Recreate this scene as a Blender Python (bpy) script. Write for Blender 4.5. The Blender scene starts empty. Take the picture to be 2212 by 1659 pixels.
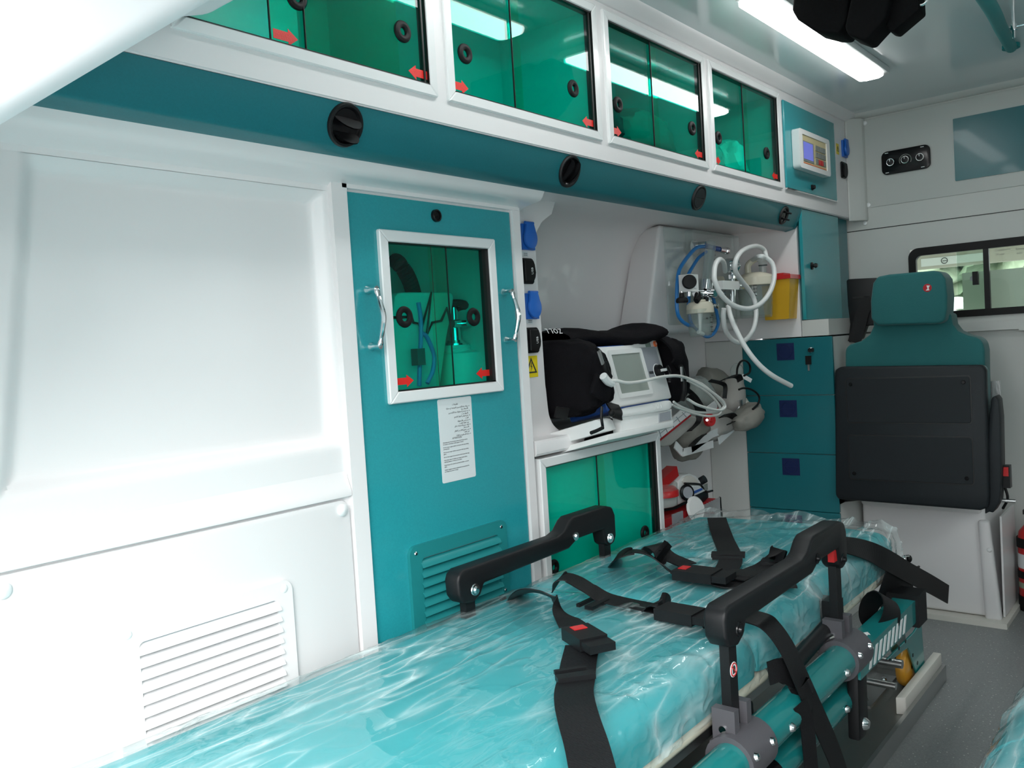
import bpy, bmesh, math, random
from mathutils import Vector, Matrix, noise
V = Vector
PI = math.pi
random.seed(7)
scene = bpy.context.scene
C = scene.collection

# ------------------------------------------------------------------ camera
CAM = V((0, 0, 1.02))
FPX, IW, IH = 1850.0, 2212, 1659
YAW, PITCH, ROLL = math.radians(39.685), math.radians(-2.394), math.radians(-3.526)
_F = V((math.cos(YAW), math.sin(YAW), 0)); _R = V((math.sin(YAW), -math.cos(YAW), 0)); _U = V((0, 0, 1))
_F, _U = _F * math.cos(PITCH) + _U * math.sin(PITCH), _U * math.cos(PITCH) - _F * math.sin(PITCH)
_R, _U = _R * math.cos(ROLL) + _U * math.sin(ROLL), _U * math.cos(ROLL) - _R * math.sin(ROLL)
cam_data = bpy.data.cameras.new('camera')
cam_data.sensor_width = 36.0
cam_data.lens = FPX / IW * 36.0
cam_data.clip_start = 0.02
cam_data.clip_end = 200
cam = bpy.data.objects.new('camera', cam_data)
C.objects.link(cam)
cam.matrix_world = Matrix(((_R.x, _U.x, -_F.x, CAM.x), (_R.y, _U.y, -_F.y, CAM.y), (_R.z, _U.z, -_F.z, CAM.z), (0, 0, 0, 1)))
scene.camera = cam


def at(px, py, X=None, Y=None, Z=None):
    """Point of the place that was measured at a pixel and lies in one known plane."""
    d = _F + _R * ((px - IW / 2) / FPX) - _U * ((py - IH / 2) / FPX)
    if X is not None: t = (X - CAM.x) / d.x
    elif Y is not None: t = (Y - CAM.y) / d.y
    else: t = (Z - CAM.z) / d.z
    return CAM + d * t


# ------------------------------------------------------------------ light
SKY = 8.0
world = bpy.data.worlds.new('overcast_sky'); scene.world = world; world.use_nodes = True
_bg = world.node_tree.nodes['Background']
_wn = world.node_tree.nodes; _wl = world.node_tree.links
_tc = _wn.new('ShaderNodeTexCoord'); _sx = _wn.new('ShaderNodeSeparateXYZ')
_wl.new(_tc.outputs['Generated'], _sx.inputs[0])
# standard overcast sky: zenith three times as bright as the horizon
_mr = _wn.new('ShaderNodeMapRange')
_mr.inputs[1].default_value = 0.0; _mr.inputs[2].default_value = 1.0; _mr.inputs[3].default_value = 0.333; _mr.inputs[4].default_value = 1.0
_wl.new(_sx.outputs['Z'], _mr.inputs[0])
_ml = _wn.new('ShaderNodeMath'); _ml.operation = 'MULTIPLY'; _ml.inputs[1].default_value = SKY
_wl.new(_mr.outputs[0], _ml.inputs[0]); _wl.new(_ml.outputs[0], _bg.inputs[1])
_bg.inputs[0].default_value = (0.95, 0.985, 1.0, 1)
sun_data = bpy.data.lights.new('veiled_sun', 'SUN')
sun_data.energy = 7.5; sun_data.angle = math.radians(50); sun_data.color = (1.0, 0.985, 0.96)
sun = bpy.data.objects.new('veiled_sun', sun_data); C.objects.link(sun)
sun.rotation_euler = V((0.52, 0.50, -0.62)).to_track_quat('-Z', 'Y').to_euler()
portal_data = bpy.data.lights.new('rear_doorway_portal', 'AREA')
portal_data.shape = 'RECTANGLE'; portal_data.size = 1.75; portal_data.size_y = 1.8
portal_data.cycles.is_portal = True
portal = bpy.data.objects.new('rear_doorway_portal', portal_data); C.objects.link(portal)
portal.location = (-0.1, 0.27, 0.92)
portal.rotation_euler = (PI / 2, 0, -PI / 2)
scene.view_settings.view_transform = 'Standard'
scene.view_settings.look = 'None'
scene.view_settings.gamma = 1.0
scene.view_settings.use_curve_mapping = False
scene.view_settings.exposure = 0.10
scene.cycles.max_bounces = 10
scene.cycles.diffuse_bounces = 5
scene.cycles.glossy_bounces = 3
scene.cycles.transparent_max_bounces = 16
scene.cycles.adaptive_threshold = 0.02
scene.cycles.use_denoising = True
scene.cycles.sample_clamp_indirect = 6.0
scene.cycles.caustics_reflective = False
scene.cycles.caustics_refractive = False

# ------------------------------------------------------------------ materials
MATS = {}


def mat(name, col, rough=0.5, metal=0.0, bump=0.0, bscale=40.0, coat=0.0, var=0.0, vscale=6.0, spec=0.5, emit=None, estr=0.0, trans=0.0, alpha=1.0, sheen=0.0, stretch=None):
    m = bpy.data.materials.new(name); m.use_nodes = True
    nt = m.node_tree; n = nt.nodes; L = nt.links
    b = n['Principled BSDF']
    b.inputs['Base Color'].default_value = (*col, 1)
    b.inputs['Roughness'].default_value = rough
    b.inputs['Metallic'].default_value = metal
    b.inputs['Specular IOR Level'].default_value = spec
    b.inputs['Coat Weight'].default_value = coat
    b.inputs['Coat Roughness'].default_value = 0.06
    b.inputs['Transmission Weight'].default_value = trans
    b.inputs['Alpha'].default_value = alpha
    b.inputs['Sheen Weight'].default_value = sheen
    if emit:
        b.inputs['Emission Color'].default_value = (*emit, 1)
        b.inputs['Emission Strength'].default_value = estr
    if bump or var:
        tc = n.new('ShaderNodeTexCoord')
        src = tc.outputs['Object']
        if stretch:
            mp = n.new('ShaderNodeMapping'); mp.inputs['Scale'].default_value = stretch
            L.new(src, mp.inputs['Vector']); src = mp.outputs['Vector']
    if var:
        nz = n.new('ShaderNodeTexNoise'); nz.inputs['Scale'].default_value = vscale; nz.inputs['Detail'].default_value = 4
        L.new(src, nz.inputs['Vector'])
        mx = n.new('ShaderNodeMix'); mx.data_type = 'RGBA'
        mx.inputs[6].default_value = (*[c * (1 - var) for c in col], 1)
        mx.inputs[7].default_value = (*[min(1, c * (1 + var)) for c in col], 1)
        L.new(nz.outputs['Fac'], mx.inputs[0]); L.new(mx.outputs[2], b.inputs['Base Color'])
    if bump:
        nb = n.new('ShaderNodeTexNoise'); nb.inputs['Scale'].default_value = bscale; nb.inputs['Detail'].default_value = 3
        L.new(src, nb.inputs['Vector'])
        bp = n.new('ShaderNodeBump'); bp.inputs['Strength'].default_value = bump; bp.inputs['Distance'].default_value = 0.004
        L.new(nb.outputs['Fac'], bp.inputs['Height']); L.new(bp.outputs['Normal'], b.inputs['Normal'])
    MATS[name] = m
    return m


def clear_mat(name, tint, gloss_rough=0.03, ior=1.45, haze=0.0, haze_col=(0.9, 0.95, 0.95), bump=0.0, bscale=20.0, noise_haze=0.0, refl=1.0):
    """Thin clear or tinted sheet: tinted transparency, fresnel gloss, a little haze."""
    m = bpy.data.materials.new(name); m.use_nodes = True
    nt = m.node_tree; n = nt.nodes; L = nt.links
    n.clear()
    out = n.new('ShaderNodeOutputMaterial')
    tr = n.new('ShaderNodeBsdfTransparent'); tr.inputs[0].default_value = (*tint, 1)
    gl = n.new('ShaderNodeBsdfGlossy'); gl.inputs['Roughness'].default_value = gloss_rough
    fr = n.new('ShaderNodeFresnel'); fr.inputs['IOR'].default_value = ior
    mx = n.new('ShaderNodeMixShader')
    geo = n.new('ShaderNodeNewGeometry')
    # a sheet reflects alike on both sides: undo the node's inversion on back faces
    iv = n.new('ShaderNodeMix'); iv.inputs[2].default_value = ior; iv.inputs[3].default_value = 1.0 / ior
    L.new(geo.outputs['Backfacing'], iv.inputs[0]); L.new(iv.outputs[0], fr.inputs['IOR'])
    fac = fr.outputs[0]
    if refl != 1.0:
        mm = n.new('ShaderNodeMath'); mm.operation = 'MULTIPLY'; mm.inputs[1].default_value = refl
        L.new(fac, mm.inputs[0]); fac = mm.outputs[0]
    L.new(fac, mx.inputs[0])
    last = tr.outputs[0]
    if haze or noise_haze:
        df = n.new('ShaderNodeBsdfDiffuse'); df.inputs[0].default_value = (*haze_col, 1)
        mh = n.new('ShaderNodeMixShader'); mh.inputs[0].default_value = haze
        L.new(last, mh.inputs[1]); L.new(df.outputs[0], mh.inputs[2]); last = mh.outputs[0]
    if bump or noise_haze:
        tc = n.new('ShaderNodeTexCoord')
        nb = n.new('ShaderNodeTexNoise'); nb.inputs['Scale'].default_value = bscale; nb.inputs['Detail'].default_value = 5
        nb.inputs['Distortion'].default_value = 1.2
        L.new(tc.outputs['Object'], nb.inputs['Vector'])
        if bump:
            bp = n.new('ShaderNodeBump'); bp.inputs['Strength'].default_value = bump; bp.inputs['Distance'].default_value = 0.01
            L.new(nb.outputs['Fac'], bp.inputs['Height'])
            L.new(bp.outputs['Normal'], gl.inputs['Normal']); L.new(bp.outputs['Normal'], fr.inputs['Normal'])
        if noise_haze:
            rp = n.new('ShaderNodeMapRange'); rp.inputs[1].default_value = 0.5; rp.inputs[2].default_value = 0.75
            rp.inputs[3].default_value = haze; rp.inputs[4].default_value = haze + noise_haze
            L.new(nb.outputs['Fac'], rp.inputs[0]); L.new(rp.outputs[0], mh.inputs[0])
    L.new(last, mx.inputs[1]); L.new(gl.outputs[0], mx.inputs[2])
    L.new(mx.outputs[0], out.inputs['Surface'])
    MATS[name] = m
    return m


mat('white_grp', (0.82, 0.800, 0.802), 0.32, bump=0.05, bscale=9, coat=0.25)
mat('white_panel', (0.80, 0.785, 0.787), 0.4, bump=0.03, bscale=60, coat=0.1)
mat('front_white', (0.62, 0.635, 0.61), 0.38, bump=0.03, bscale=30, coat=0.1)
mat('ceiling_gloss', (0.70, 0.76, 0.77), 0.16, bump=0.02, bscale=3, coat=0.3)
mat('alu_white', (0.82, 0.83, 0.83), 0.22, bump=0.03, bscale=30, coat=0.4)
mat('shell_white', (0.86, 0.88, 0.90), 0.5)
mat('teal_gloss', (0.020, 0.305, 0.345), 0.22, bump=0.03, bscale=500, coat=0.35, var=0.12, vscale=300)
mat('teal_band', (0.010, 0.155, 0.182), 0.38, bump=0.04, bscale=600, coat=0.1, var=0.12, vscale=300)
mat('teal_dark', (0.009, 0.150, 0.175), 0.3, bump=0.02, bscale=200, coat=0.12, var=0.06, vscale=200)
mat('teal_abs', (0.012, 0.215, 0.225), 0.42, bump=0.06, bscale=400)
mat('teal_fabric', (0.006, 0.120, 0.122), 0.75, bump=0.25, bscale=350, sheen=0.2, var=0.1, vscale=8)
mat('mattress_vinyl', (0.018, 0.330, 0.365), 0.5, bump=0.05, bscale=120, var=0.08, vscale=5)
mat('teal_tube', (0.010, 0.200, 0.200), 0.2, coat=0.5)
mat('rail_teal', (0.010, 0.230, 0.235), 0.45, spec=0.25)
mat('black_plastic', (0.007, 0.0075, 0.0085), 0.42, spec=0.28, bump=0.12, bscale=900)
mat('black_matte', (0.004, 0.004, 0.0045), 0.8, spec=0.1, bump=0.2, bscale=200)
mat('black_rubber', (0.006, 0.006, 0.0065), 0.5, spec=0.25)
mat('black_gloss', (0.004, 0.004, 0.005), 0.22, spec=0.3)
mat('webbing', (0.006, 0.006, 0.007), 0.45, bump=0.4, bscale=900, stretch=(1, 0.15, 1), spec=0.3)
mat('bag_fabric', (0.0055, 0.005, 0.0065), 0.8, bump=0.35, bscale=260, spec=0.12, var=0.3, vscale=14)
mat('charcoal', (0.013, 0.017, 0.020), 0.5, spec=0.25, bump=0.15, bscale=700)
mat('grey_plastic', (0.085, 0.082, 0.092), 0.4, bump=0.1, bscale=600)
mat('mid_grey', (0.30, 0.32, 0.35), 0.4)
mat('chrome', (0.85, 0.87, 0.88), 0.08, metal=1.0)
mat('steel', (0.55, 0.56, 0.56), 0.32, metal=1.0, bump=0.1, bscale=60, stretch=(0.1, 4, 1))
mat('plate_steel', (0.30, 0.31, 0.29), 0.4, metal=0.9, bump=0.1, bscale=40, var=0.15, vscale=5)
mat('cream', (0.72, 0.68, 0.55), 0.4)
mat('ivory', (0.74, 0.72, 0.66), 0.45)
mat('blue_cap', (0.016, 0.14, 0.56), 0.35)
mat('navy', (0.008, 0.020, 0.085), 0.35)
mat('blue_trim', (0.02, 0.10, 0.42), 0.3)
mat('blue_hose', (0.02, 0.22, 0.60), 0.3, coat=0.3)
mat('white_hose', (0.74, 0.76, 0.75), 0.35, coat=0.2)
mat('white_plastic', (0.80, 0.81, 0.80), 0.35, coat=0.15)
mat('cable_white', (0.72, 0.73, 0.70), 0.45)
mat('red_arrow', (0.75, 0.018, 0.012), 0.35, bump=0.2, bscale=700)
mat('red_plastic', (0.55, 0.012, 0.014), 0.3, coat=0.2)
mat('red_fabric', (0.42, 0.006, 0.012), 0.6, bump=0.2, bscale=200)
mat('yellow_label', (0.85, 0.66, 0.02), 0.4)
mat('yellow_bin', (0.72, 0.40, 0.02), 0.35, coat=0.2)
mat('amber', (0.62, 0.30, 0.03), 0.3, coat=0.3)
mat('screen_grey', (0.30, 0.34, 0.31), 0.18, coat=0.6)
mat('lcd_blue', (0.10, 0.12, 0.45), 0.2, emit=(0.16, 0.18, 0.72), estr=0.45, coat=0.4)
mat('lcd_green', (0.22, 0.28, 0.24), 0.2)
mat('beige_label', (0.62, 0.53, 0.30), 0.4)
mat('paper', (0.70, 0.74, 0.75), 0.5)
mat('ink', (0.03, 0.035, 0.04), 0.6)
mat('print_white', (0.82, 0.83, 0.83), 0.5)
mat('orange_print', (0.75, 0.16, 0.05), 0.4)
mat('grey_print', (0.22, 0.24, 0.22), 0.5)
mat('foil', (0.82, 0.82, 0.84), 0.28, metal=0.9, bump=0.9, bscale=45, stretch=(1, 1, 0.2))
mat('reflective', (0.93, 0.93, 0.93), 0.3)
mat('khaki', (0.24, 0.235, 0.21), 0.7, bump=0.2, bscale=120, var=0.2, vscale=12)
mat('bag_grey', (0.40, 0.385, 0.36), 0.65, bump=0.2, bscale=90, var=0.12, vscale=10)
mat('seal_black', (0.006, 0.006, 0.006), 0.4)
mat('box_inside', (0.62, 0.63, 0.62), 0.5)
mat('locker_inside', (0.64, 0.66, 0.65), 0.5)
mat('visor_beige', (0.42, 0.41, 0.36), 0.7)
mat('cab_beige', (0.84, 0.85, 0.78), 0.6)
mat('foliage', (0.30, 0.36, 0.26), 0.7, var=0.5, vscale=3)
mat('bark', (0.12, 0.09, 0.06), 0.9)
mat('render_wall', (0.82, 0.80, 0.76), 0.8)
mat('asphalt', (0.22, 0.215, 0.205), 0.9, bump=0.4, bscale=60, var=0.2, vscale=8)
mat('car_grey', (0.10, 0.12, 0.13), 0.25, coat=0.6)
mat('lamp_white', (1, 1, 1), 0.4, emit=(1.0, 1.0, 0.98), estr=11.0)
mat('lamp_shell', (0.62, 0.65, 0.65), 0.3, coat=0.3)
mat('tube_clear_white', (0.80, 0.82, 0.80), 0.25, coat=0.3)
mat('screw_cap', (0.84, 0.85, 0.85), 0.3, coat=0.2)
clear_mat('green_acrylic', (0.10, 0.97, 0.88), 0.015, 1.45, refl=1.0)
clear_mat('clear_acrylic', (0.96, 0.985, 0.98), 0.03, 1.5, haze=0.07)
clear_mat('clear_tube', (0.88, 0.92, 0.92), 0.03, 1.55, haze=0.16, haze_col=(0.85, 0.9, 0.9))
clear_mat('clear_jar', (0.90, 0.94, 0.93), 0.04, 1.45, haze=0.10, haze_col=(0.8, 0.84, 0.82))
clear_mat('window_glass', (0.86, 0.92, 0.88), 0.01, 1.45)
clear_mat('frosted_glass', (0.88, 0.91, 0.91), 0.2, 1.45, haze=0.15, haze_col=(0.85, 0.88, 0.88))
clear_mat('bag_film', (0.9, 0.95, 0.94), 0.1, 1.45, haze=0.25, haze_col=(0.8, 0.9, 0.88), bump=0.8, bscale=30)


def film_material():
    """Clear wrapping film: taut and glossy with thin whitish crease lines."""
    m = bpy.data.materials.new('film'); m.use_nodes = True
    nt = m.node_tree; n = nt.nodes; L = nt.links; n.clear()
    out = n.new('ShaderNodeOutputMaterial')
    tc = n.new('ShaderNodeTexCoord')
    masks = []
    for rot, sc, scale, pw in ((0.55, (1.0, 5.0, 1.0), 2.8, 24.0), (-0.30, (1.0, 6.5, 1.0), 4.2, 22.0), (1.2, (1.0, 2.2, 1.0), 22.0, 12.0)):
        mp = n.new('ShaderNodeMapping'); mp.inputs['Rotation'].default_value = (0, 0, rot); mp.inputs['Scale'].default_value = sc
        L.new(tc.outputs['Object'], mp.inputs['Vector'])
        nz = n.new('ShaderNodeTexNoise'); nz.inputs['Scale'].default_value = scale; nz.inputs['Detail'].default_value = 1.2; nz.inputs['Distortion'].default_value = 0.12
        L.new(mp.outputs['Vector'], nz.inputs['Vector'])
        a = n.new('ShaderNodeMath'); a.operation = 'MULTIPLY_ADD'; a.inputs[1].default_value = 2.0; a.inputs[2].default_value = -1.0
        L.new(nz.outputs['Fac'], a.inputs[0])
        b = n.new('ShaderNodeMath'); b.operation = 'ABSOLUTE'; L.new(a.outputs[0], b.inputs[0])
        c = n.new('ShaderNodeMath'); c.operation = 'SUBTRACT'; c.inputs[0].default_value = 1.0; L.new(b.outputs[0], c.inputs[1])
        d = n.new('ShaderNodeMath'); d.operation = 'POWER'; d.inputs[1].default_value = pw; L.new(c.outputs[0], d.inputs[0])
        masks.append(d.outputs[0])
    s1 = n.new('ShaderNodeMath'); s1.operation = 'ADD'; L.new(masks[0], s1.inputs[0]); L.new(masks[1], s1.inputs[1])
    s2 = n.new('ShaderNodeMath'); s2.operation = 'MULTIPLY_ADD'; s2.inputs[1].default_value = 0.08
    L.new(masks[2], s2.inputs[0]); L.new(s1.outputs[0], s2.inputs[2])
    big = n.new('ShaderNodeTexNoise'); big.inputs['Scale'].default_value = 3.0; big.inputs['Detail'].default_value = 3.0
    L.new(tc.outputs['Object'], big.inputs['Vector'])
    mr = n.new('ShaderNodeMapRange'); mr.inputs[1].default_value = 0.40; mr.inputs[2].default_value = 0.62; mr.inputs[3].default_value = 0.04; mr.inputs[4].default_value = 0.40
    L.new(big.outputs['Fac'], mr.inputs[0])
    hz = n.new('ShaderNodeMath'); hz.operation = 'MULTIPLY_ADD'; hz.use_clamp = True; hz.inputs[2].default_value = 0.045
    L.new(s2.outputs[0], hz.inputs[0]); L.new(mr.outputs[0], hz.inputs[1])
    bp = n.new('ShaderNodeBump'); bp.inputs['Strength'].default_value = 0.22; bp.inputs['Distance'].default_value = 0.004
    L.new(s2.outputs[0], bp.inputs['Height'])
    tr = n.new('ShaderNodeBsdfTransparent'); tr.inputs[0].default_value = (0.975, 0.99, 0.99, 1)
    df = n.new('ShaderNodeBsdfDiffuse'); df.inputs[0].default_value = (0.78, 0.90, 0.90, 1)
    mh = n.new('ShaderNodeMixShader'); L.new(hz.outputs[0], mh.inputs[0]); L.new(tr.outputs[0], mh.inputs[1]); L.new(df.outputs[0], mh.inputs[2])
    gl = n.new('ShaderNodeBsdfGlossy'); gl.inputs['Roughness'].default_value = 0.06; L.new(bp.outputs['Normal'], gl.inputs['Normal'])
    geo = n.new('ShaderNodeNewGeometry'); fr = n.new('ShaderNodeFresnel'); iv = n.new('ShaderNodeMix')
    iv.inputs[2].default_value = 1.45; iv.inputs[3].default_value = 1 / 1.45
    L.new(geo.outputs['Backfacing'], iv.inputs[0]); L.new(iv.outputs[0], fr.inputs['IOR']); L.new(bp.outputs['Normal'], fr.inputs['Normal'])
    mx = n.new('ShaderNodeMixShader'); L.new(fr.outputs[0], mx.inputs[0]); L.new(mh.outputs[0], mx.inputs[1]); L.new(gl.outputs[0], mx.inputs[2])
    L.new(mx.outputs[0], out.inputs['Surface'])
    MATS['film'] = m


film_material()


def floor_material():
    m = bpy.data.materials.new('speckled_vinyl'); m.use_nodes = True
    nt = m.node_tree; n = nt.nodes; L = nt.links; b = n['Principled BSDF']
    b.inputs['Roughness'].default_value = 0.38
    tc = n.new('ShaderNodeTexCoord')
    v = n.new('ShaderNodeTexVoronoi'); v.inputs['Scale'].default_value = 95; v.inputs['Randomness'].default_value = 1
    L.new(tc.outputs['Object'], v.inputs['Vector'])
    r = n.new('ShaderNodeValToRGB')
    r.color_ramp.elements[0].position = 0.13; r.color_ramp.elements[0].color = (0.62, 0.63, 0.60, 1)
    r.color_ramp.elements[1].position = 0.2; r.color_ramp.elements[1].color = (0.235, 0.25, 0.25, 1)
    L.new(v.outputs['Distance'], r.inputs[0])
    w = n.new('ShaderNodeTexWhiteNoise'); w.noise_dimensions = '3D'
    L.new(v.outputs['Position'], w.inputs['Vector'])
    mr = n.new('ShaderNodeMath'); mr.operation = 'GREATER_THAN'; mr.inputs[1].default_value = 0.62
    L.new(w.outputs['Value'], mr.inputs[0])
    nz = n.new('ShaderNodeTexNoise'); nz.inputs['Scale'].default_value = 260
    L.new(tc.outputs['Object'], nz.inputs['Vector'])
    r2 = n.new('ShaderNodeValToRGB')
    r2.color_ramp.elements[0].position = 0.3; r2.color_ramp.elements[0].color = (0.20, 0.215, 0.215, 1)
    r2.color_ramp.elements[1].position = 0.7; r2.color_ramp.elements[1].color = (0.28, 0.295, 0.295, 1)
    L.new(nz.outputs['Fac'], r2.inputs[0])
    mx = n.new('ShaderNodeMix'); mx.data_type = 'RGBA'
    L.new(mr.outputs[0], mx.inputs[0]); L.new(r2.outputs[0], mx.inputs[6]); L.new(r.outputs[0], mx.inputs[7])
    L.new(mx.outputs[2], b.inputs['Base Color'])
    MATS['speckled_vinyl'] = m


floor_material()


# ------------------------------------------------------------------ mesh tools
class MB:
    """Collects shapes of one part in one bmesh, in world coordinates."""
    def __init__(s): s.bm = bmesh.new()

    def _add(s, verts, faces, mtx=None):
        vs = [s.bm.verts.new((mtx @ V(v)) if mtx else v) for v in verts]
        fs = []
        for f in faces:
            try: fs.append(s.bm.faces.new([vs[i] for i in f]))
            except ValueError: pass
        return vs, fs

    def box(s, x0, x1, y0, y1, z0, z1, bev=0.0, seg=2, mtx=None):
        vv = [(x, y, z) for x in (x0, x1) for y in (y0, y1) for z in (z0, z1)]
        ff = [(0, 1, 3, 2), (4, 6, 7, 5), (0, 4, 5, 1), (2, 3, 7, 6), (0, 2, 6, 4), (1, 5, 7, 3)]
        vs, fs = s._add(vv, ff, mtx)
        if bev: s._bevel(fs, bev, seg)
        return s

    def _bevel(s, fs, bev, seg, minang=0.5):
        es = list({e for f in fs for e in f.edges if len(e.link_faces) == 2 and e.calc_face_angle(0) > minang})
        s.bm.normal_update()
        es = [e for e in es if e.calc_face_angle(0) > minang] or es
        bmesh.ops.bevel(s.bm, geom=es, offset=bev, segments=seg, profile=0.5, affect='EDGES', clamp_overlap=True)

    def prism(s, poly, axis, a0, a1, bev=0.0, seg=2, mtx=None):
        """Extrude a 2-D outline. axis 'x': (y,z); 'y': (x,z); 'z': (x,y)."""
        def p(u, v, a): return {'x': (a, u, v), 'y': (u, a, v), 'z': (u, v, a)}[axis]
        n = len(poly)
        vv = [p(u, v, a0) for u, v in poly] + [p(u, v, a1) for u, v in poly]
        ff = [tuple(range(n))[::-1], tuple(range(n, 2 * n))] + [(i, (i + 1) % n, (i + 1) % n + n, i + n) for i in range(n)]
        vs, fs = s._add(vv, ff, mtx)
        bmesh.ops.recalc_face_normals(s.bm, faces=fs)
        if bev: s._bevel(fs, bev, seg)
        return s

    def cyl(s, p0, p1, r, r1=None, seg=20, cap=True):
        p0, p1 = V(p0), V(p1); r1 = r if r1 is None else r1
        d = (p1 - p0).normalized(); a = d.orthogonal().normalized(); b = d.cross(a)
        vv = []
        for p, q in ((p0, r), (p1, r1)):
            for i in range(seg):
                t = 2 * PI * i / seg
                vv.append(p + (a * math.cos(t) + b * math.sin(t)) * q)
        ff = [(i, (i + 1) % seg, (i + 1) % seg + seg, i + seg) for i in range(seg)]
        if cap: ff += [tuple(range(seg))[::-1], tuple(range(seg, 2 * seg))]
        s._add(vv, ff)
        return s

    def lathe(s, prof, origin, axis=(0, 0, 1), seg=28):
        """prof: list of (radius, height) along the axis."""
        o = V(origin); d = V(axis).normalized(); a = d.orthogonal().normalized(); b = d.cross(a)
        vv = []; ff = []
        for r, h in prof:
            for i in range(seg):
                t = 2 * PI * i / seg
                vv.append(o + d * h + (a * math.cos(t) + b * math.sin(t)) * max(r, 1e-4))
        for k in range(len(prof) - 1):
            for i in range(seg):
                j = (i + 1) % seg
                ff.append((k * seg + i, k * seg + j, (k + 1) * seg + j, (k + 1) * seg + i))
        s._add(vv, ff)
        return s

    def torus(s, c, axis, R, r, seg=28, rs=10, sx=1.0):
        c = V(c); d = V(axis).normalized(); a = d.orthogonal().normalized(); b = d.cross(a)
        vv = []; ff = []
        for i in range(seg):
            t = 2 * PI * i / seg; e = a * math.cos(t) + b * math.sin(t)
            for j in range(rs):
                q = 2 * PI * j / rs
                vv.append(c + e * (R + r * math.cos(q)) + d * (r * sx * math.sin(q)))
        for i in range(seg):
            for j in range(rs):
                ff.append((i * rs + j, ((i + 1) % seg) * rs + j, ((i + 1) % seg) * rs + (j + 1) % rs, i * rs + (j + 1) % rs))
        s._add(vv, ff)
        return s

    def tube(s, pts, r, seg=10, smooth=8, cap=True, rfun=None):
        P = spline(pts, smooth) if smooth else [V(p) for p in pts]
        n = len(P); prev = None; vv = []; ff = []
        for i, p in enumerate(P):
            t = (P[min(i + 1, n - 1)] - P[max(i - 1, 0)]).normalized()
            a = t.orthogonal().normalized() if prev is None else (prev - t * prev.dot(t)).normalized()
            prev = a; b = t.cross(a)
            rr = rfun(i / (n - 1)) if rfun else r
            for k in range(seg):
                q = 2 * PI * k / seg
                vv.append(p + (a * math.cos(q) + b * math.sin(q)) * rr)
        for i in range(n - 1):
            for k in range(seg):
                j = (k + 1) % seg
                ff.append((i * seg + k, i * seg + j, (i + 1) * seg + j, (i + 1) * seg + k))
        if cap: ff += [tuple(range(seg))[::-1], tuple(range((n - 1) * seg, n * seg))]
        s._add(vv, ff)
        return s

    def ribbon(s, pts, wd, w, t=0.0018, smooth=8):
        """Flat band along pts; wd is one width direction or one per point."""
        P = spline(pts, smooth); n = len(P)
        if isinstance(wd, (tuple, Vector)) and not isinstance(wd[0], (tuple, Vector)): D = [V(wd)] * n
        else: D = spline([V(q) for q in wd], smooth)
        vv = []; ff = []
        for i, p in enumerate(P):
            tg = (P[min(i + 1, n - 1)] - P[max(i - 1, 0)]).normalized()
            d = D[i] - tg * D[i].dot(tg)
            d = d.normalized() if d.length > 1e-6 else tg.orthogonal().normalized()
            nn = tg.cross(d)
            for a, b in ((-1, -1), (1, -1), (1, 1), (-1, 1)):
                vv.append(p + d * (a * w / 2) + nn * (b * t / 2))
        for i in range(n - 1):
            for k in range(4):
                j = (k + 1) % 4
                ff.append((i * 4 + k, i * 4 + j, (i + 1) * 4 + j, (i + 1) * 4 + k))
        ff += [(3, 2, 1, 0), tuple(range((n - 1) * 4, n * 4))]
        s._add(vv, ff)
        return s

    def lump(s, c, rad, amp=0.15, freq=1.6, seed=0, sub=3, mtx=None, boxy=0.0):
        """Soft uneven body (bags, foliage): noise-shaped ball, optionally squared off."""
        t = bmesh.new(); bmesh.ops.create_icosphere(t, subdivisions=sub, radius=1.0)
        vv = []; idx = {}
        for i, v in enumerate(t.verts):
            idx[v] = i; p = v.co.copy()
            if boxy:
                e = 1 - 0.75 * boxy
                p = V([math.copysign(abs(q) ** e, q) for q in p])
            k = 1 + amp * noise.fractal(v.co * freq + V((seed * 7.3, seed * 3.1, seed)), 1.0, 2.0, 3)
            q = V((p.x * rad[0], p.y * rad[1], p.z * rad[2])) * k
            if mtx: q = mtx @ q
            vv.append(V(c) + q)
        ff = [tuple(idx[v] for v in f.verts) for f in t.faces]
        t.free(); s._add(vv, ff)
        return s

    def grid(s, fn, nu, nv, flip=False):
        vv = [fn(i / nu, j / nv) for i in range(nu + 1) for j in range(nv + 1)]
        ff = []
        for i in range(nu):
            for j in range(nv):
                q = (i * (nv + 1) + j, (i + 1) * (nv + 1) + j, (i + 1) * (nv + 1) + j + 1, i * (nv + 1) + j + 1)
                ff.append(q[::-1] if flip else q)
        s._add(vv, ff)
        return s

    def quadface(s, pts): s._add(pts, [tuple(range(len(pts)))]); return s


def spline(pts, n):
    P = [V(p) for p in pts]
    if len(P) < 3 or n <= 1:
        return [P[0].lerp(P[-1], i / n) for i in range(n + 1)] if len(P) == 2 and n > 1 else P
    Q = [P[0] * 2 - P[1]] + P + [P[-1] * 2 - P[-2]]
    out = []
    for i in range(1, len(Q) - 2):
        a, b, c, d = Q[i - 1], Q[i], Q[i + 1], Q[i + 2]
        for k in range(n):
            t = k / n
            out.append(0.5 * ((2 * b) + (c - a) * t + (2 * a - 5 * b + 4 * c - d) * t * t + (3 * b - a - 3 * c + d) * t ** 3))
    out.append(P[-1])
    return out


def rr(x0, x1, z0, z1, r, n=5):
    """Rounded rectangle outline."""
    pts = []
    for cx, cz, a0 in ((x1 - r, z1 - r, 0), (x0 + r, z1 - r, 90), (x0 + r, z0 + r, 180), (x1 - r, z0 + r, 270)):
        for i in range(n + 1):
            a = math.radians(a0 + 90 * i / n)
            pts.append((cx + r * math.cos(a), cz + r * math.sin(a)))
    return pts


WLOC = {}


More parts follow.
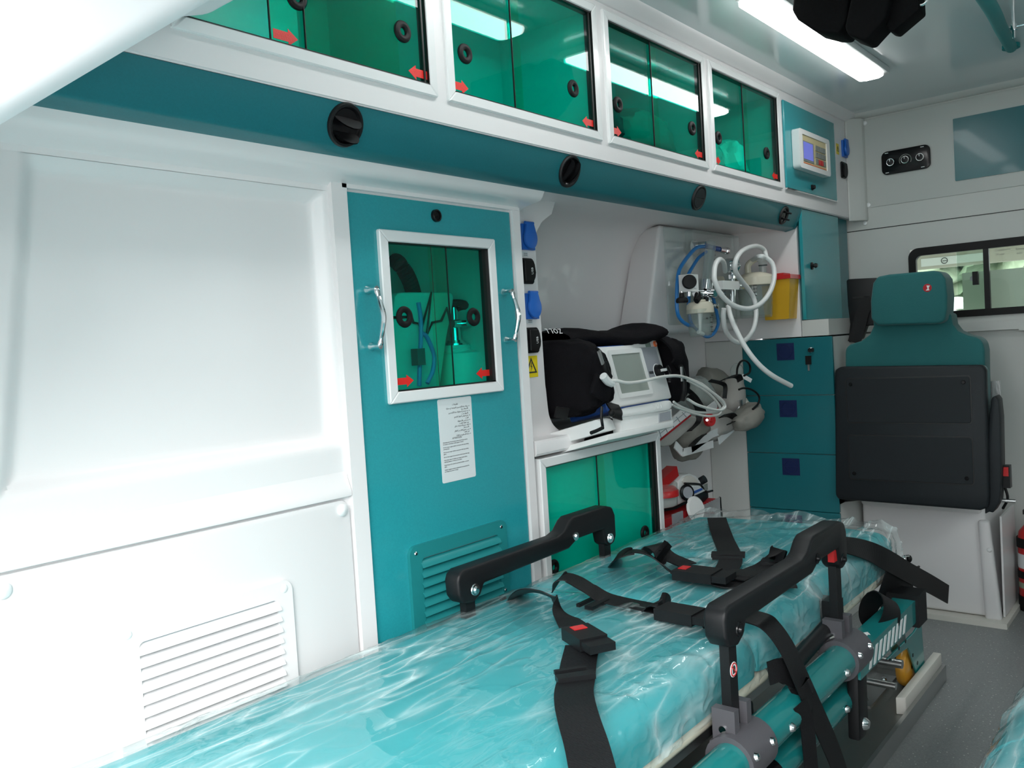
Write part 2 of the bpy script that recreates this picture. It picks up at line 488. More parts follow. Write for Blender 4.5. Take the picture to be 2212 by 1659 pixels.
def obj(name, mb, m, parent=None, ang=35, label=None):
    me = bpy.data.meshes.new(name)
    bmesh.ops.recalc_face_normals(mb.bm, faces=mb.bm.faces[:])
    mb.bm.to_mesh(me); mb.bm.free()
    lo = V((1e9,) * 3); hi = V((-1e9,) * 3)
    for v in me.vertices:
        for k in range(3):
            lo[k] = min(lo[k], v.co[k]); hi[k] = max(hi[k], v.co[k])
    c = (lo + hi) / 2
    me.transform(Matrix.Translation(-c))
    me.materials.append(MATS[m])
    if ang:
        me.shade_smooth(); me.set_sharp_from_angle(angle=math.radians(ang))
    o = bpy.data.objects.new(name, me); C.objects.link(o)
    o.location = c; WLOC[o] = c
    if parent:
        o.parent = parent; o.matrix_parent_inverse = Matrix.Translation(-WLOC[parent])
    if label: o['label'] = label
    return o


def thing(name, label, cat, loc, group=None):
    o = bpy.data.objects.new(name, None); C.objects.link(o)
    o.empty_display_size = 0.05
    o.location = loc; WLOC[o] = V(loc)
    o['label'] = label; o['category'] = cat
    if group: o['group'] = group
    return o


def tag(o, label, cat, group=None):
    o['label'] = label; o['category'] = cat
    if group: o['group'] = group
    return o


def struct(o, label=None):
    o['kind'] = 'structure'
    if label: o['label'] = label
    return o


def dup(o, dx, parent):
    """Copy of a part that shares its mesh, moved by dx."""
    c = o.copy(); C.objects.link(c)
    c.location = o.location + V(dx); WLOC[c] = WLOC[o] + V(dx)
    if parent:
        c.parent = parent; c.matrix_parent_inverse = Matrix.Translation(-WLOC[parent])
    return c


def text(name, body, size, loc, face, m, parent, align='LEFT', ext=0.0003, rotz=0, sx=1.0, tilt=0.0):
    """Flat lettering. face 'y': on a surface looking towards -y; 'x': towards -x; 'z': up."""
    cu = bpy.data.curves.new(name, 'FONT'); cu.body = body; cu.size = size; cu.align_x = align; cu.extrude = ext
    cu.resolution_u = 2
    t = bpy.data.objects.new(name, cu); C.objects.link(t)
    dg = bpy.context.evaluated_depsgraph_get()
    me = bpy.data.meshes.new_from_object(t.evaluated_get(dg))
    bpy.data.objects.remove(t); bpy.data.curves.remove(cu)
    R = {'y': Matrix.Rotation(PI / 2, 4, 'X'), 'x': Matrix.Rotation(-PI / 2, 4, 'Z') @ Matrix.Rotation(PI / 2, 4, 'X'), 'z': Matrix.Identity(4)}[face]
    me.transform(R @ Matrix.Rotation(tilt, 4, 'X') @ Matrix.Rotation(rotz, 4, 'Z') @ Matrix.Diagonal((sx, 1, 1, 1)))
    me.materials.clear(); me.materials.append(MATS[m])
    o = bpy.data.objects.new(name, me); C.objects.link(o)
    o.location = loc; WLOC[o] = V(loc)
    if parent:
        o.parent = parent; o.matrix_parent_inverse = Matrix.Translation(-WLOC[parent])
    return o


def frame_mb(x0, x1, z0, z1, w, y0, y1, bev=0.002):
    """Four mitred profiles of a frame that looks towards -y."""
    b = MB()
    for poly in ([(x0, z0), (x1, z0), (x1 - w, z0 + w), (x0 + w, z0 + w)], [(x1, z1), (x0, z1), (x0 + w, z1 - w), (x1 - w, z1 - w)],
                 [(x0, z1), (x0, z0), (x0 + w, z0 + w), (x0 + w, z1 - w)], [(x1, z0), (x1, z1), (x1 - w, z1 - w), (x1 - w, z0 + w)]):
        b.prism(poly, 'y', y0, y1, bev, 1)
    return b


def arrow_poly(x, z, l, h, d):
    """Broad arrow of length l starting at x, pointing d (+1 / -1)."""
    a, b = h * 0.28, h * 0.5
    return [(x, z - a), (x + d * l * 0.6, z - a), (x + d * l * 0.6, z - b), (x + d * l, z), (x + d * l * 0.6, z + b), (x + d * l * 0.6, z + a), (x, z + a)]


def ring(b, outer, inner, axis, a0, a1):
    """Flat plate with a hole; outer and inner outlines have equal point counts."""
    def p(u, v, a): return {'x': (a, u, v), 'y': (u, a, v), 'z': (u, v, a)}[axis]
    n = len(outer); vv = []
    for a in (a0, a1):
        vv += [p(u, v, a) for u, v in outer] + [p(u, v, a) for u, v in inner]
    ff = []
    for i in range(n):
        j = (i + 1) % n
        ff += [(i, j, n + j, n + i), (2 * n + i, 3 * n + i, 3 * n + j, 2 * n + j), (i, 2 * n + i, 2 * n + j, j), (n + i, n + j, 3 * n + j, 3 * n + i)]
    b._add(vv, ff)
    return b


def strip(b, prof, x0, x1):
    """Open profile (y,z) swept along x."""
    n = len(prof)
    vv = [(x0, y, z) for y, z in prof] + [(x1, y, z) for y, z in prof]
    b._add(vv, [(i, i + 1, n + i + 1, n + i) for i in range(n - 1)])
    return b


# ================================================================== SETTING
struct(obj('floor', MB().box(-0.3, 3.52, -0.7, 1.56, -0.05, 0.0), 'speckled_vinyl'), 'grey speckled vinyl floor of the ambulance')
struct(obj('ceiling', MB().box(-0.15, 3.52, -0.7, 1.5, 1.84, 1.88), 'ceiling_gloss'), 'glossy pale grey moulded ceiling')
struct(obj('ground', MB().box(-40, 60, -40, 40, -0.75, -0.62), 'asphalt'), 'asphalt ground outside the vehicle')
b = MB()
RX0, RX1, RZ0, RZ1 = 1.45, 2.15, 1.05, 1.50  # opening of an unseen side window, added to bring daylight towards the front
b.box(-0.15, RX0, -0.72, -0.65, 0, 1.84); b.box(RX1, 3.52, -0.72, -0.65, 0, 1.84); b.box(RX0, RX1, -0.72, -0.65, 0, RZ0); b.box(RX0, RX1, -0.72, -0.65, RZ1, 1.84)
struct(obj('wall_right', b, 'white_panel'), 'white right side wall with an added side window')
w2 = thing('added_window', 'unseen side window added to the right wall for daylight', 'window', (1.8, -0.68, RZ0)); del w2['category']; struct(w2)
obj('frame', ring(MB(), rr(RX0 - 0.012, RX1 + 0.012, RZ0 - 0.012, RZ1 + 0.012, 0.05), rr(RX0 + 0.02, RX1 - 0.02, RZ0 + 0.02, RZ1 - 0.02, 0.04), 'y', -0.665, -0.642), 'black_rubber', w2)
obj('pane', MB().box(RX0, RX1, -0.685, -0.681, RZ0, RZ1), 'frosted_glass', w2)


# --- left wall, lower mouldings
b = MB()
strip(b, [(1.150, 1.372), (1.165, 1.368), (1.171, 1.356), (1.178, 1.349), (1.195, 1.345), (1.215, 1.343), (1.230, 1.339), (1.238, 1.334), (1.24, 1.325), (1.24, 1.3245)], 0.02, 1.56)
YW = 1.24
def wq(x0, x1, z0, z1): b.quadface([(x0, YW, z0), (x1, YW, z0), (x1, YW, z1), (x0, YW, z1)])
wq(0.02, 0.30, 0, 1.3245)
wq(0.30, 1.043, 0, 0.84)
wq(1.005, 1.043, 0.84, 1.3245)
wq(1.043, 1.519, 0, 0.06)
# recessed field with soft shoulders
def rec_pt(u, v):
    # u along x, v along z over the recess area 0.30..1.005 x 0.84..1.3245
    x = 0.30 + u * 0.705; z = 0.84 + v * 0.4845
    xl = 0.425 + 0.068 * (z - 0.86) / 0.47
    d = min(x - xl, 0.999 - x, z - 0.862, 1.326 - z)
    t = max(0.0, min(1.0, (d + 0.004) / 0.03)); t = t * t * (3 - 2 * t)
    return V((x, YW + 0.022 * t, z))
b.grid(rec_pt, 120, 90)
b.box(1.005, 1.0405, 1.228, 1.25, 0.0, 1.340, 0.008, 3)
b.box(1.5215, 1.547, 1.230, 1.30, 0.0, 1.352, 0.010, 3)
b.quadface([(1.0, 1.2555, 1.29), (1.556, 1.2555, 1.29), (1.556, 1.2555, 1.37), (1.0, 1.2555, 1.37)])
b.box(1.03, 1.54, 1.228, 1.26, 1.332, 1.350, 0.006, 3)
b.box(1.034, 1.050, 1.240, 1.258, 1.29, 1.346)
strip(b, [(1.2402, 0.815), (1.2375, 0.800), (1.232, 0.786), (1.2285, 0.776), (1.2290, 0.7695), (1.2335, 0.7675), (1.2402, 0.767)], 0.03, 1.004)
wall_left = struct(obj('wall_left', b, 'white_grp'), 'white moulded left side wall')

ap = obj('access_panel', MB().prism(rr(0.22, 1.000, 0.03, 0.764, 0.02), 'y', 1.2325, 1.2395, 0.003, 2), 'white_panel', wall_left)
for x, z in ((0.982, 0.746), (0.418, 0.745)):
    obj('screw_cap', MB().lathe([(0.0001, 0), (0.011, 0), (0.011, 0.003), (0.007, 0.006), (0.0001, 0.007)], (x, 1.2325, z), (0, -1, 0), 20), 'screw_cap', ap)

# --- niche shell
edge = [at(x, y, Y=1.29) for x, y in ((1217.5, 936.7), (1197.6, 920.5), (1188, 903), (1184, 885), (1179.5, 843), (1177, 820), (1168.7, 697), (1161.5, 613), (1156.7, 528.5), (1159, 502), (1165, 489), (1172, 478), (1191.6, 462))]
edge = [(p.x, p.z) for p in spline(edge, 4)]
poly = [(1.530, 0.765), (edge[0][0], 0.765)] + edge + [(edge[-1][0] + 0.03, 1.405), (1.530, 1.405)]
column = obj('niche_column', MB().prism(poly, 'y', 1.29, 1.50), 'white_grp', wall_left)
b = MB()
NB = [(1.50, 0.0), (1.50, 1.20), (1.4985, 1.25), (1.492, 1.295), (1.478, 1.335), (1.455, 1.364), (1.425, 1.380), (1.39, 1.386), (1.165, 1.376), (1.150, 1.372)]
strip(b, NB, 1.60, 2.975)
obj('niche_back', b, 'white_grp', wall_left, 60)
b = MB().prism([(1.236, 0.800), (1.231, 0.796), (1.229, 0.788), (1.229, 0.770), (1.234, 0.764), (1.5, 0.764), (1.5, 0.800)], 'x', 1.556, 2.128)
obj('niche_shelf', b, 'white_grp', wall_left)
# gas panel bulge: sloped block on the niche back
fA, fB = at(1425, 493, Y=1.36), at(1397, 722, Y=1.36)
gA, gB = at(1366, 548, Y=1.498), at(1335, 690, Y=1.498)
b = MB()
vv = [fA + V((0, 0, .012)), fB, (2.96, 1.36, 1.035), (2.96, 1.36, 1.385), (gA.x + .02, 1.5, 1.385), (gB.x - 0.01, 1.5, 1.035), (2.96, 1.5, 1.035), (2.96, 1.5, 1.385)]
vs, fs = b._add(vv, [(0, 1, 2, 3), (0, 4, 5, 1), (1, 5, 6, 2), (3, 2, 6, 7), (0, 3, 7, 4), (4, 7, 6, 5)])
bmesh.ops.recalc_face_normals(b.bm, faces=fs)
b._bevel(fs, 0.014, 4)
obj('gas_panel_bulge', b, 'white_grp', wall_left, 60)
obj('partition_panel', MB().box(2.962, 2.975, 1.13, 1.5, 0.998, 1.385), 'white_panel', wall_left)
# skirting of the bay beside the lower cabinet
obj('bay_plinth', MB().box(2.14, 2.95, 1.20, 1.499, 0.0, 0.30, 0.006), 'white_grp', wall_left)

# --- overhead fascia
b = MB()
CX = [(0.640, 1.159), (1.187, 1.704), (1.733, 2.243), (2.268, 2.771)]
ZF0, ZF1 = 1.486, 1.798
def fb(x0, x1, z0, z1): b.box(x0, x1, 1.10, 1.112, z0, z1)
fb(0.02, 3.49, 1.444, ZF0 + 0.012); fb(0.02, 3.49, ZF1 - 0.012, 1.84)
xs = [0.02] + [q for c in CX for q in c] + [2.800, 3.286, 3.49]
for i in range(0, len(xs), 2):
    if xs[i + 1] - xs[i] > 0: fb(xs[i] - 0.012 if i else xs[i], xs[i + 1] + (0.012 if i + 2 < len(xs) else 0), ZF0 + 0.012, ZF1 - 0.012)
b.box(0.02, 3.49, 1.104, 1.16, 1.4415, 1.445)
struct(obj('trim_1', b, 'white_panel'), 'white fascia around the overhead cabinets')
# ceiling coves
b = MB()
b.prism([(1.10, 1.812), (1.10, 1.84), (1.066, 1.84), (1.070, 1.830), (1.084, 1.820), (1.094, 1.812)], 'x', 0.02, 3.49)
struct(obj('trim_2', b, 'white_panel'), 'rounded cove along the left edge of the ceiling')
b = MB()
b.prism([(3.49, 1.822), (3.49, 1.84), (3.455, 1.84), (3.459, 1.832), (3.472, 1.824), (3.480, 1.822)], 'y', -0.65, 1.10)
struct(obj('trim_3', b, 'front_white'), 'cove where the ceiling meets the front bulkhead')
# moulded corner post between overhead cabinets and bulkhead
b = MB()
b.prism([(3.425, 1.10), (3.425, 1.094), (3.440, 1.080), (3.452, 1.062), (3.468, 1.048), (3.4895, 1.044), (3.4895, 1.10)], 'z', 1.430, 1.822, 0.004, 2)
tp = struct(obj('trim_4', b, 'front_white', None, 60), 'moulded corner post beside the bulkhead')
for px, py in ((1834, 268), (1845, 456)):
    p = at(px, py, X=3.455)
    obj('screw_cap', MB().lathe([(0.0001, 0), (0.009, 0), (0.008, 0.003), (0.0001, 0.005)], (3.457, p.y, p.z), (-1, -0.6, 0), 16), 'screw_cap', tp)

# --- front bulkhead with window opening
WY0, WY1, WZ0, WZ1 = 0.20, 0.900, 1.036, 1.298
b = MB()
b.box(3.49, 3.52, WY1, 1.5, 0, 1.84); b.box(3.49, 3.52, -0.65, WY0, 0, 1.84)
b.box(3.49, 3.52, WY0, WY1, 0, WZ0); b.box(3.49, 3.52, WY0, WY1, WZ1, 1.84)
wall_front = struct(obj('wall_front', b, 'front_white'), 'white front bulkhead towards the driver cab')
fp = obj('access_panel', MB().prism(rr(0.15, 1.046, 1.478, 1.816, 0.014), 'x', 3.4855, 3.4895, 0.002, 2), 'front_white', wall_front)
for px, py in ((1868, 266), (1876, 443)):
    p = at(px, py, X=3.485)
    obj('screw_cap', MB().lathe([(0.0001, 0), (0.009, 0), (0.008, 0.003), (0.0001, 0.005)], (3.4855, p.y, p.z), (-1, 0, 0), 16), 'screw_cap', fp)
obj('teal_inset', MB().prism(rr(0.15, 0.733, 1.528, 1.752, 0.003), 'x', 3.481, 3.4855), 'teal_dark', wall_front)
obj('panel_seam', MB().box(3.4882, 3.4899, -0.6, 1.128, 1.3935, 1.3965), 'seal_black', wall_front)
obj('screw_cap', MB().lathe([(0.0001, 0), (0.009, 0), (0.008, 0.003), (0.0001, 0.005)], at(1869, 482, X=3.489), (-1, 0, 0), 16), 'screw_cap', wall_front)
b = MB()
b.box(3.462, 3.49, -0.6, 1.015, 0.978, 1.010, 0.004); b.box(3.456, 3.49, 0.3, 0.545, 0.972, 1.012, 0.003)
b.box(2.966, 3.48, 1.035, 1.128, 0.998, 1.054, 0.003)
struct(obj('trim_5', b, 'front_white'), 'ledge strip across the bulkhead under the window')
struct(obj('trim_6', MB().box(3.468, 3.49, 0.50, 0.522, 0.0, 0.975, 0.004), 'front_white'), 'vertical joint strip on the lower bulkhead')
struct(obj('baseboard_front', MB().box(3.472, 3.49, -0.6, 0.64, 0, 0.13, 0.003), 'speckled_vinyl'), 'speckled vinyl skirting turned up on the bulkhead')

# --- rear doorway surround
b = MB()
b.box(-0.15, 0.02, 1.02, 1.5, 0, 1.84); b.box(-0.15, -0.03, -0.65, -0.56, 0, 1.84); b.box(-0.15, -0.05, -0.65, 1.2, 1.76, 1.84)
b.box(-0.15, 3.52, 1.52, 1.56, 0, 1.84); b.box(0.02, 1.0, 1.285, 1.30, 0, 1.84)
struct(obj('wall_rear', b, 'white_panel'), 'rear door surround and outer side shell')
q0, q1 = at(-60, 306, Y=0.86), at(470, -9, Y=0.86)
sl = (q1.z - q0.z) / (q1.x - q0.x)
def zl(x): return q0.z + (x - q0.x) * sl
b = MB().prism([(0.02, zl(0.02)), (0.64, zl(0.64)), (0.70, zl(0.64) + 0.02), (0.73, zl(0.64) + 0.07), (0.73, 1.84), (0.02, 1.84)], 'y', 0.862, 1.10, 0.022, 5)
struct(obj('trim_7', b, 'shell_white', None, 60), 'white moulded gusset at the upper rear corner')

# ================================================================== AIR DUCT
b = MB()
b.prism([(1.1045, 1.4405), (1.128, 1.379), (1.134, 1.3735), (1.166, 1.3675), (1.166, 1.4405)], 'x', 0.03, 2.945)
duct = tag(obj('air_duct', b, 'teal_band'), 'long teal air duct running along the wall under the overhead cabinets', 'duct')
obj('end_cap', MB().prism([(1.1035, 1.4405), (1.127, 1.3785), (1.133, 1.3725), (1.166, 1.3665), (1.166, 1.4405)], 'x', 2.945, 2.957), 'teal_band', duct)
nrm = V((0, -0.0615, -0.0235)).normalized()
def on_duct(px, py):
    # front face of the duct: plane through (1.1045,1.4405) and (1.128,1.379)
    p0 = V((0, 1.1045, 1.4405)); d = at(px, py, Y=1.0) - CAM
    t = (p0 - CAM).dot(nrm) / d.dot(nrm)
    return CAM + d * t
obj('screw_cap', MB().lathe([(0.0001, 0), (0.006, 0), (0.005, 0.002), (0.0001, 0.003)], on_duct(1730, 468), nrm, 14), 'screw_cap', duct)

up = V((1, 0, 0)).cross(nrm).normalized()
if up.z < 0: up = -up
VLAB = ['round black air vent with louvre flaps turned out, next to the gusset', 'round black air vent with its louvre twisted, above the niche sockets',
        'round black air vent with louvre shut flat, above the oxygen panel', 'small round black air vent with two prongs at the end of the duct']
for k, (px, py, R, mode) in enumerate(((745, 270, 0.0365, 0), (1229, 370, 0.0365, 1), (1508, 427, 0.0355, 2), (1692, 465, 0.031, 3))):
    c = on_duct(px, py)
    t = thing('air_vent', VLAB[k], 'air vent', c, 'air vents in the teal duct')
    obj('rim', MB().lathe([(R - 0.008, -0.002), (R, -0.001), (R, 0.003), (R - 0.002, 0.006), (R - 0.006, 0.006), (R - 0.008, 0.003), (R - 0.009, -0.002)], c, nrm, 32), 'black_plastic', t)
    obj('throat', MB().lathe([(R - 0.008, 0.003), (R - 0.010, 0.0015), (0.0001, 0.0012)], c, nrm, 28), 'black_gloss', t)
    ex = V((1, 0, 0))
    def flap(cen, w, h, out, tilt, spin):
        """curved louvre blade standing off the vent"""
        bb = MB()
        a = (ex * math.cos(spin) + up * math.sin(spin)); q = (up * math.cos(spin) - ex * math.sin(spin))
        d1 = (nrm * math.cos(tilt) + q * math.sin(tilt)); th = d1.cross(a).normalized() * 0.0011
        def f(u, v):
            s_ = (u - 0.5) * 2; rim = math.sqrt(max(0.02, 1 - s_ * s_ * 0.9))
            return cen + a * (s_ * w / 2) + d1 * (v * out * rim)
        bb.grid(lambda u, v: f(u, v) + th, 10, 3); bb.grid(lambda u, v: f(u, v) - th, 10, 3, True)
        return bb
    if mode == 0:
        for o_, tl in ((0.012, -0.5), (-0.012, -0.5)):
            obj('louvre', flap(c + up * o_, R * 1.45, 0, 0.030, tl, 0.0), 'black_plastic', t)
    elif mode == 1:
        for o_ in (-0.010, 0.012):
            obj('louvre', flap(c + ex * o_, R * 1.45, 0, 0.024, 0.35, 1.15), 'black_plastic', t)
    elif mode == 2:
        for s_ in (1, -1):
            bb = MB(); pts = []
            for i in range(17):
                a_ = PI * i / 16
                pts.append(c + nrm * 0.006 + ex * (math.cos(a_) * (R - 0.009)) + up * (s_ * (math.sin(a_) * (R - 0.0095) + 0.001)))
            bb._add(pts + [p - nrm * 0.004 for p in pts], [tuple(range(17)), tuple(range(17, 34))[::-1]] + [(i, (i + 1) % 17, (i + 1) % 17 + 17, i + 17) for i in range(17)])
            obj('louvre', bb, 'charcoal', t)
    else:
        for o_ in (0.011, -0.011):
            obj('prong', MB().cyl(c + up * o_, c + up * o_ + nrm * 0.026, 0.003, seg=8), 'black_plastic', t)

# ================================================================== OVERHEAD CABINETS
def pane_mb(x0, x1, z0, z1, y): return MB().box(x0, x1, y, y + 0.003, z0, z1)
def finger_ring(x, z, y, R=0.0165, parent=None):
    return obj('finger_ring', MB().torus((x, y - 0.001, z), (0, 1, 0), R - 0.0066, 0.0066, 28, 10, 0.75), 'black_rubber', parent)

ZG0, ZG1 = 1.507, 1.779
YF = 1.10
cab_info = [
    # frame x0,x1, panes (x0,x1,layer), rings (x,layer), arrows (x,dir,layer), label
    (0.640, 1.159, [(0.808, 1.075, 1), (0.870, 1.141, 0)], [(0.861, 1), (1.082, 0)], [(0.812, 1, 1), (1.137, -1, 0)],
     'white framed overhead cabinet with its green pane slid partly open beside the gusset'),
    (1.187, 1.704, [(1.206, 1.425, 1), (1.392, 1.683, 0)], [(1.250, 1), (1.600, 0)], [(1.208, 1, 1), (1.676, -1, 0)],
     'empty overhead cabinet with two closed green sliding panes, above the twisted air vent'),
    (1.733, 2.243, [(1.754, 1.990, 1), (1.954, 2.222, 0)], [(1.792, 1), (2.159, 0)], [(1.756, 1, 1), (2.216, -1, 0)],
     'overhead cabinet with green panes and a large wrapped pack showing inside'),
    (2.268, 2.771, [(2.289, 2.540, 1), (2.498, 2.750, 0)], [(2.328, 1), (2.659, 0)], [(2.291, 1, 1), (2.742, -1, 0)],
     'overhead cabinet with green panes and crumpled bags, next to the control screen'),
]
for k, (x0, x1, panes, rings, arrows, lab) in enumerate(cab_info):
    t = thing('overhead_cabinet', lab, 'cabinet', ((x0 + x1) / 2, 1.25, 1.487), 'overhead cabinets with green sliding panes')
    b = MB()
    yb = 1.38
    b.box(x0, x1, 1.113, yb, 1.489, 1.500); b.box(x0, x1, 1.113, yb, 1.788, 1.798)
    b.box(x0 - 0.002, x0 + 0.008, 1.113, yb, 1.489, 1.798); b.box(x1 - 0.008, x1 + 0.002, 1.113, yb, 1.489, 1.798)
    b.box(x0, x1, yb, yb + 0.008, 1.489, 1.798)
    obj('body', b, 'box_inside', t, 0)
    fr = obj('frame', frame_mb(x0, x1, ZF0, ZF1, 0.0205, 1.093, 1.112), 'alu_white', t)
    b = MB()
    b.box(x1 - 0.0215, x1 - 0.0135, 1.0945, 1.116, ZG0 - 0.001, ZG1 + 0.001); b.box(x1 - 0.031, x1 - 0.027, 1.0965, 1.101, ZG0, ZG1)
    b.box(x0 + 0.02, x1 - 0.02, 1.0955, 1.114, ZG1 - 0.005, ZG1 + 0.003); b.box(x0 + 0.02, x1 - 0.02, 1.0945, 1.112, ZG0 - 0.004, ZG0 + 0.001)
    obj('seal', b, 'seal_black', fr)
    pn = {}
    for (a, c_, ly) in panes:
        pn[ly] = obj('pane', pane_mb(a, c_, ZG0 - 0.004, ZG1, 1.0995 + 0.005 * ly), 'green_acrylic', t)
        if ly == 0 or k == 0: obj('pane_edge', MB().box(a - 0.0006, a + 0.0006, 1.0990 + 0.005 * ly, 1.103 + 0.005 * ly, ZG0, ZG1 - 0.002), 'seal_black', pn[ly])
    for (x, ly) in rings:
        finger_ring(x, 1.588, 1.0995 + 0.005 * ly, 0.0195, pn[ly])
    for (x, d, ly) in arrows:
        obj('arrow_sticker', MB().prism(arrow_poly(x, 1.5225, 0.046, 0.026, d), 'y', 1.0988 + 0.005 * ly, 1.0993 + 0.005 * ly), 'red_arrow', pn[ly])

# packs inside the overhead cabinets
tag(obj('wrapped_pack', MB().lump((2.07, 1.245, 1.570), (0.12, 0.105, 0.068), 0.18, 1.5, 3, 4, boxy=0.45), 'khaki'), 'pale wrapped pack lying inside the overhead cabinet with green panes', 'pack')
tag(obj('grey_pouch', MB().lump((1.84, 1.245, 1.57), (0.08, 0.10, 0.075), 0.25, 1.8, 5, 4, boxy=0.3), 'charcoal'), 'dark soft pouch beside the wrapped pack in the overhead cabinet', 'pouch')
tag(obj('plastic_bag', MB().lump((2.40, 1.235, 1.565), (0.08, 0.08, 0.065), 0.35, 2.2, 8, 4, boxy=0.2), 'bag_film'), 'crumpled clear plastic bag in the overhead cabinet near the screen', 'bag')
tag(obj('folded_sheet', MB().lump((2.61, 1.24, 1.57), (0.065, 0.085, 0.07), 0.2, 1.9, 9, 4, boxy=0.5), 'print_white'), 'folded pale sheet in the overhead cabinet near the screen', 'sheet')

# ================================================================== CONTROL LOCKER
t = thing('control_locker', 'teal overhead locker door carrying the control screen', 'locker', (3.04, 1.2, 1.49))
b = MB(); b.box(2.806, 3.280, 1.1125, 1.42, 1.500, 1.784)
obj('body', b, 'box_inside', t, 0)
dr = obj('door', MB().prism(rr(2.802, 3.284, 1.494, 1.782, 0.004), 'y', 1.0925, 1.0995, 0.0015, 1), 'teal_gloss', t)
obj('edge_strip', MB().box(2.802, 3.284, 1.0915, 1.0995, 1.489, 1.4935), 'chrome', dr)
p = at(1754, 405, Y=1.092)
obj('lock', MB().lathe([(0.0001, 0.012), (0.007, 0.012), (0.007, 0.004), (0.010, 0.004), (0.010, 0)], (p.x, 1.0925, p.z), (0, -1, 0), 18), 'black_plastic', dr)
s0, s1 = at(1717, 285, Y=1.08), at(1788, 390, Y=1.08)
sx0, sx1, sz0, sz1 = at(1719, 330, Y=1.08).x, at(1785, 345, Y=1.08).x, 1.563, 1.694
t = thing('touch_screen', 'white framed touch screen with violet display and keypad on teal locker', 'screen', ((sx0 + sx1) / 2, 1.085, sz0))
obj('bezel', ring(MB(), rr(sx0, sx1, sz0, sz1, 0.012), rr(sx0 + 0.030, sx1 - 0.030, sz0 + 0.017, sz1 - 0.016, 0.003), 'y', 1.066, 1.0915), 'white_plastic', t)
fx0, fx1, fz0, fz1 = sx0 + 0.030, sx1 - 0.030, sz0 + 0.017, sz1 - 0.016
fpl = obj('faceplate', MB().box(fx0, fx1, 1.070, 1.0915, fz0, fz1), 'beige_label', t)
wx = fx1 - fx0; hz = fz1 - fz0
sc = obj('screen_surround', MB().box(fx0 + 0.002, fx0 + 0.46 * wx, 1.0685, 1.070, fz0 + 0.10 * hz, fz0 + 0.80 * hz), 'grey_print', t)
obj('screen', MB().box(fx0 + 0.012, fx0 + 0.42 * wx, 1.0675, 1.0685, fz0 + 0.18 * hz, fz0 + 0.76 * hz), 'lcd_blue', t)
for r_ in range(3):
    for c_ in range(4):
        x = fx0 + wx * (0.54 + 0.105 * c_); z = fz0 + hz * (0.13 + 0.235 * r_)
        obj('key', MB().box(x, x + wx * 0.09, 1.067, 1.070, z, z + hz * 0.18, 0.0008, 1), 'red_plastic' if (r_ == 0 and c_ in (1, 2)) else 'grey_print', t)
obj('stripe', MB().box(fx0 + 0.004, fx1 - 0.004, 1.0688, 1.070, fz0 + 0.03 * hz, fz0 + 0.055 * hz), 'orange_print', t)

# ================================================================== SOCKETS
def flap_socket(px, py, Y, lab, grp, R=0.024):
    p = at(px, py, Y=Y); x, z = p.x, p.z
    t = thing('power_socket', lab, 'socket', (x, Y, z - 0.03), grp)
    obj('base', MB().box(x - 0.024, x + 0.022, Y - 0.008, Y, z - 0.032, z + 0.030, 0.003), 'blue_cap', t)
    b = MB()
    pts = []
    for i in range(25):
        a = math.radians(-215 + 250 * i / 24)
        pts.append((x + R * math.cos(a), z - 0.004 + R * 1.1 * math.sin(a)))
    pts += [(x + 0.012, z + 0.034), (x - 0.016, z + 0.034)]
    obj('lid', b.prism(pts, 'y', Y - 0.017, Y - 0.008, 0.003, 2), 'blue_cap', t)
    obj('hinge', MB().cyl((x - 0.018, Y - 0.012, z + 0.032), (x + 0.014, Y - 0.012, z + 0.032), 0.004, seg=10), 'blue_cap', t)
    return p

def usb_socket(px, py, Y, lab, grp, word=True):
    p = at(px, py, Y=Y); x, z = p.x, p.z
    t = thing('usb_socket', lab, 'socket', (x, Y, z - 0.03), grp)
    obj('base', MB().prism(rr(x - 0.024, x + 0.021, z - 0.031, z + 0.031, 0.006), 'y', Y - 0.007, Y, 0.002, 1), 'black_plastic', t)
    obj('lid', MB().prism([(x - 0.02, z - 0.026), (x + 0.012, z - 0.026), (x + 0.019, z - 0.016), (x + 0.022, z - 0.004), (x + 0.019, z + 0.016), (x + 0.014, z + 0.026), (x - 0.02, z + 0.026)], 'y', Y - 0.014, Y - 0.007, 0.002, 1), 'black_rubber', t)
    for dz in (-0.025, 0.025):
        obj('screw', MB().cyl((x + 0.015, Y - 0.0085, z + dz), (x + 0.015, Y - 0.007, z + dz), 0.0035, seg=10), 'charcoal', t)
    if word:
        text('lettering', 'USB', 0.010, (x + 0.009, Y - 0.0142, z - 0.009), 'y', 'print_white', t, rotz=PI / 2)
    return p

GS = 'sockets on the niche column'
flap_socket(1137, 512, 1.29, 'round blue capped power socket at the top of the niche column', GS)
usb_socket(1137, 586, 1.29, 'black USB socket between the two blue sockets on the niche column', GS)
flap_socket(1146, 661, 1.29, 'round blue capped power socket below the upper USB socket', GS)
usb_socket(1148, 735, 1.29, 'black USB socket just above the yellow warning sticker', GS)
for px, py, lab in ((1133, 549, 'tiny white label under the upper blue socket on the niche column'), (1143, 694, 'tiny white label under the lower blue socket on the niche column')):
    p = at(px, py, Y=1.29)
    t = tag(obj('socket_label', MB().box(p.x - 0.014, p.x + 0.012, 1.2886, 1.2899, p.z - 0.0055, p.z + 0.0055), 'paper'), lab, 'label', 'socket labels')
    for dz in (0.0018, -0.0022):
        obj('print_line', MB().box(p.x - 0.005, p.x + 0.009, 1.2883, 1.2886, p.z + dz - 0.0006, p.z + dz + 0.0006), 'ink', t)

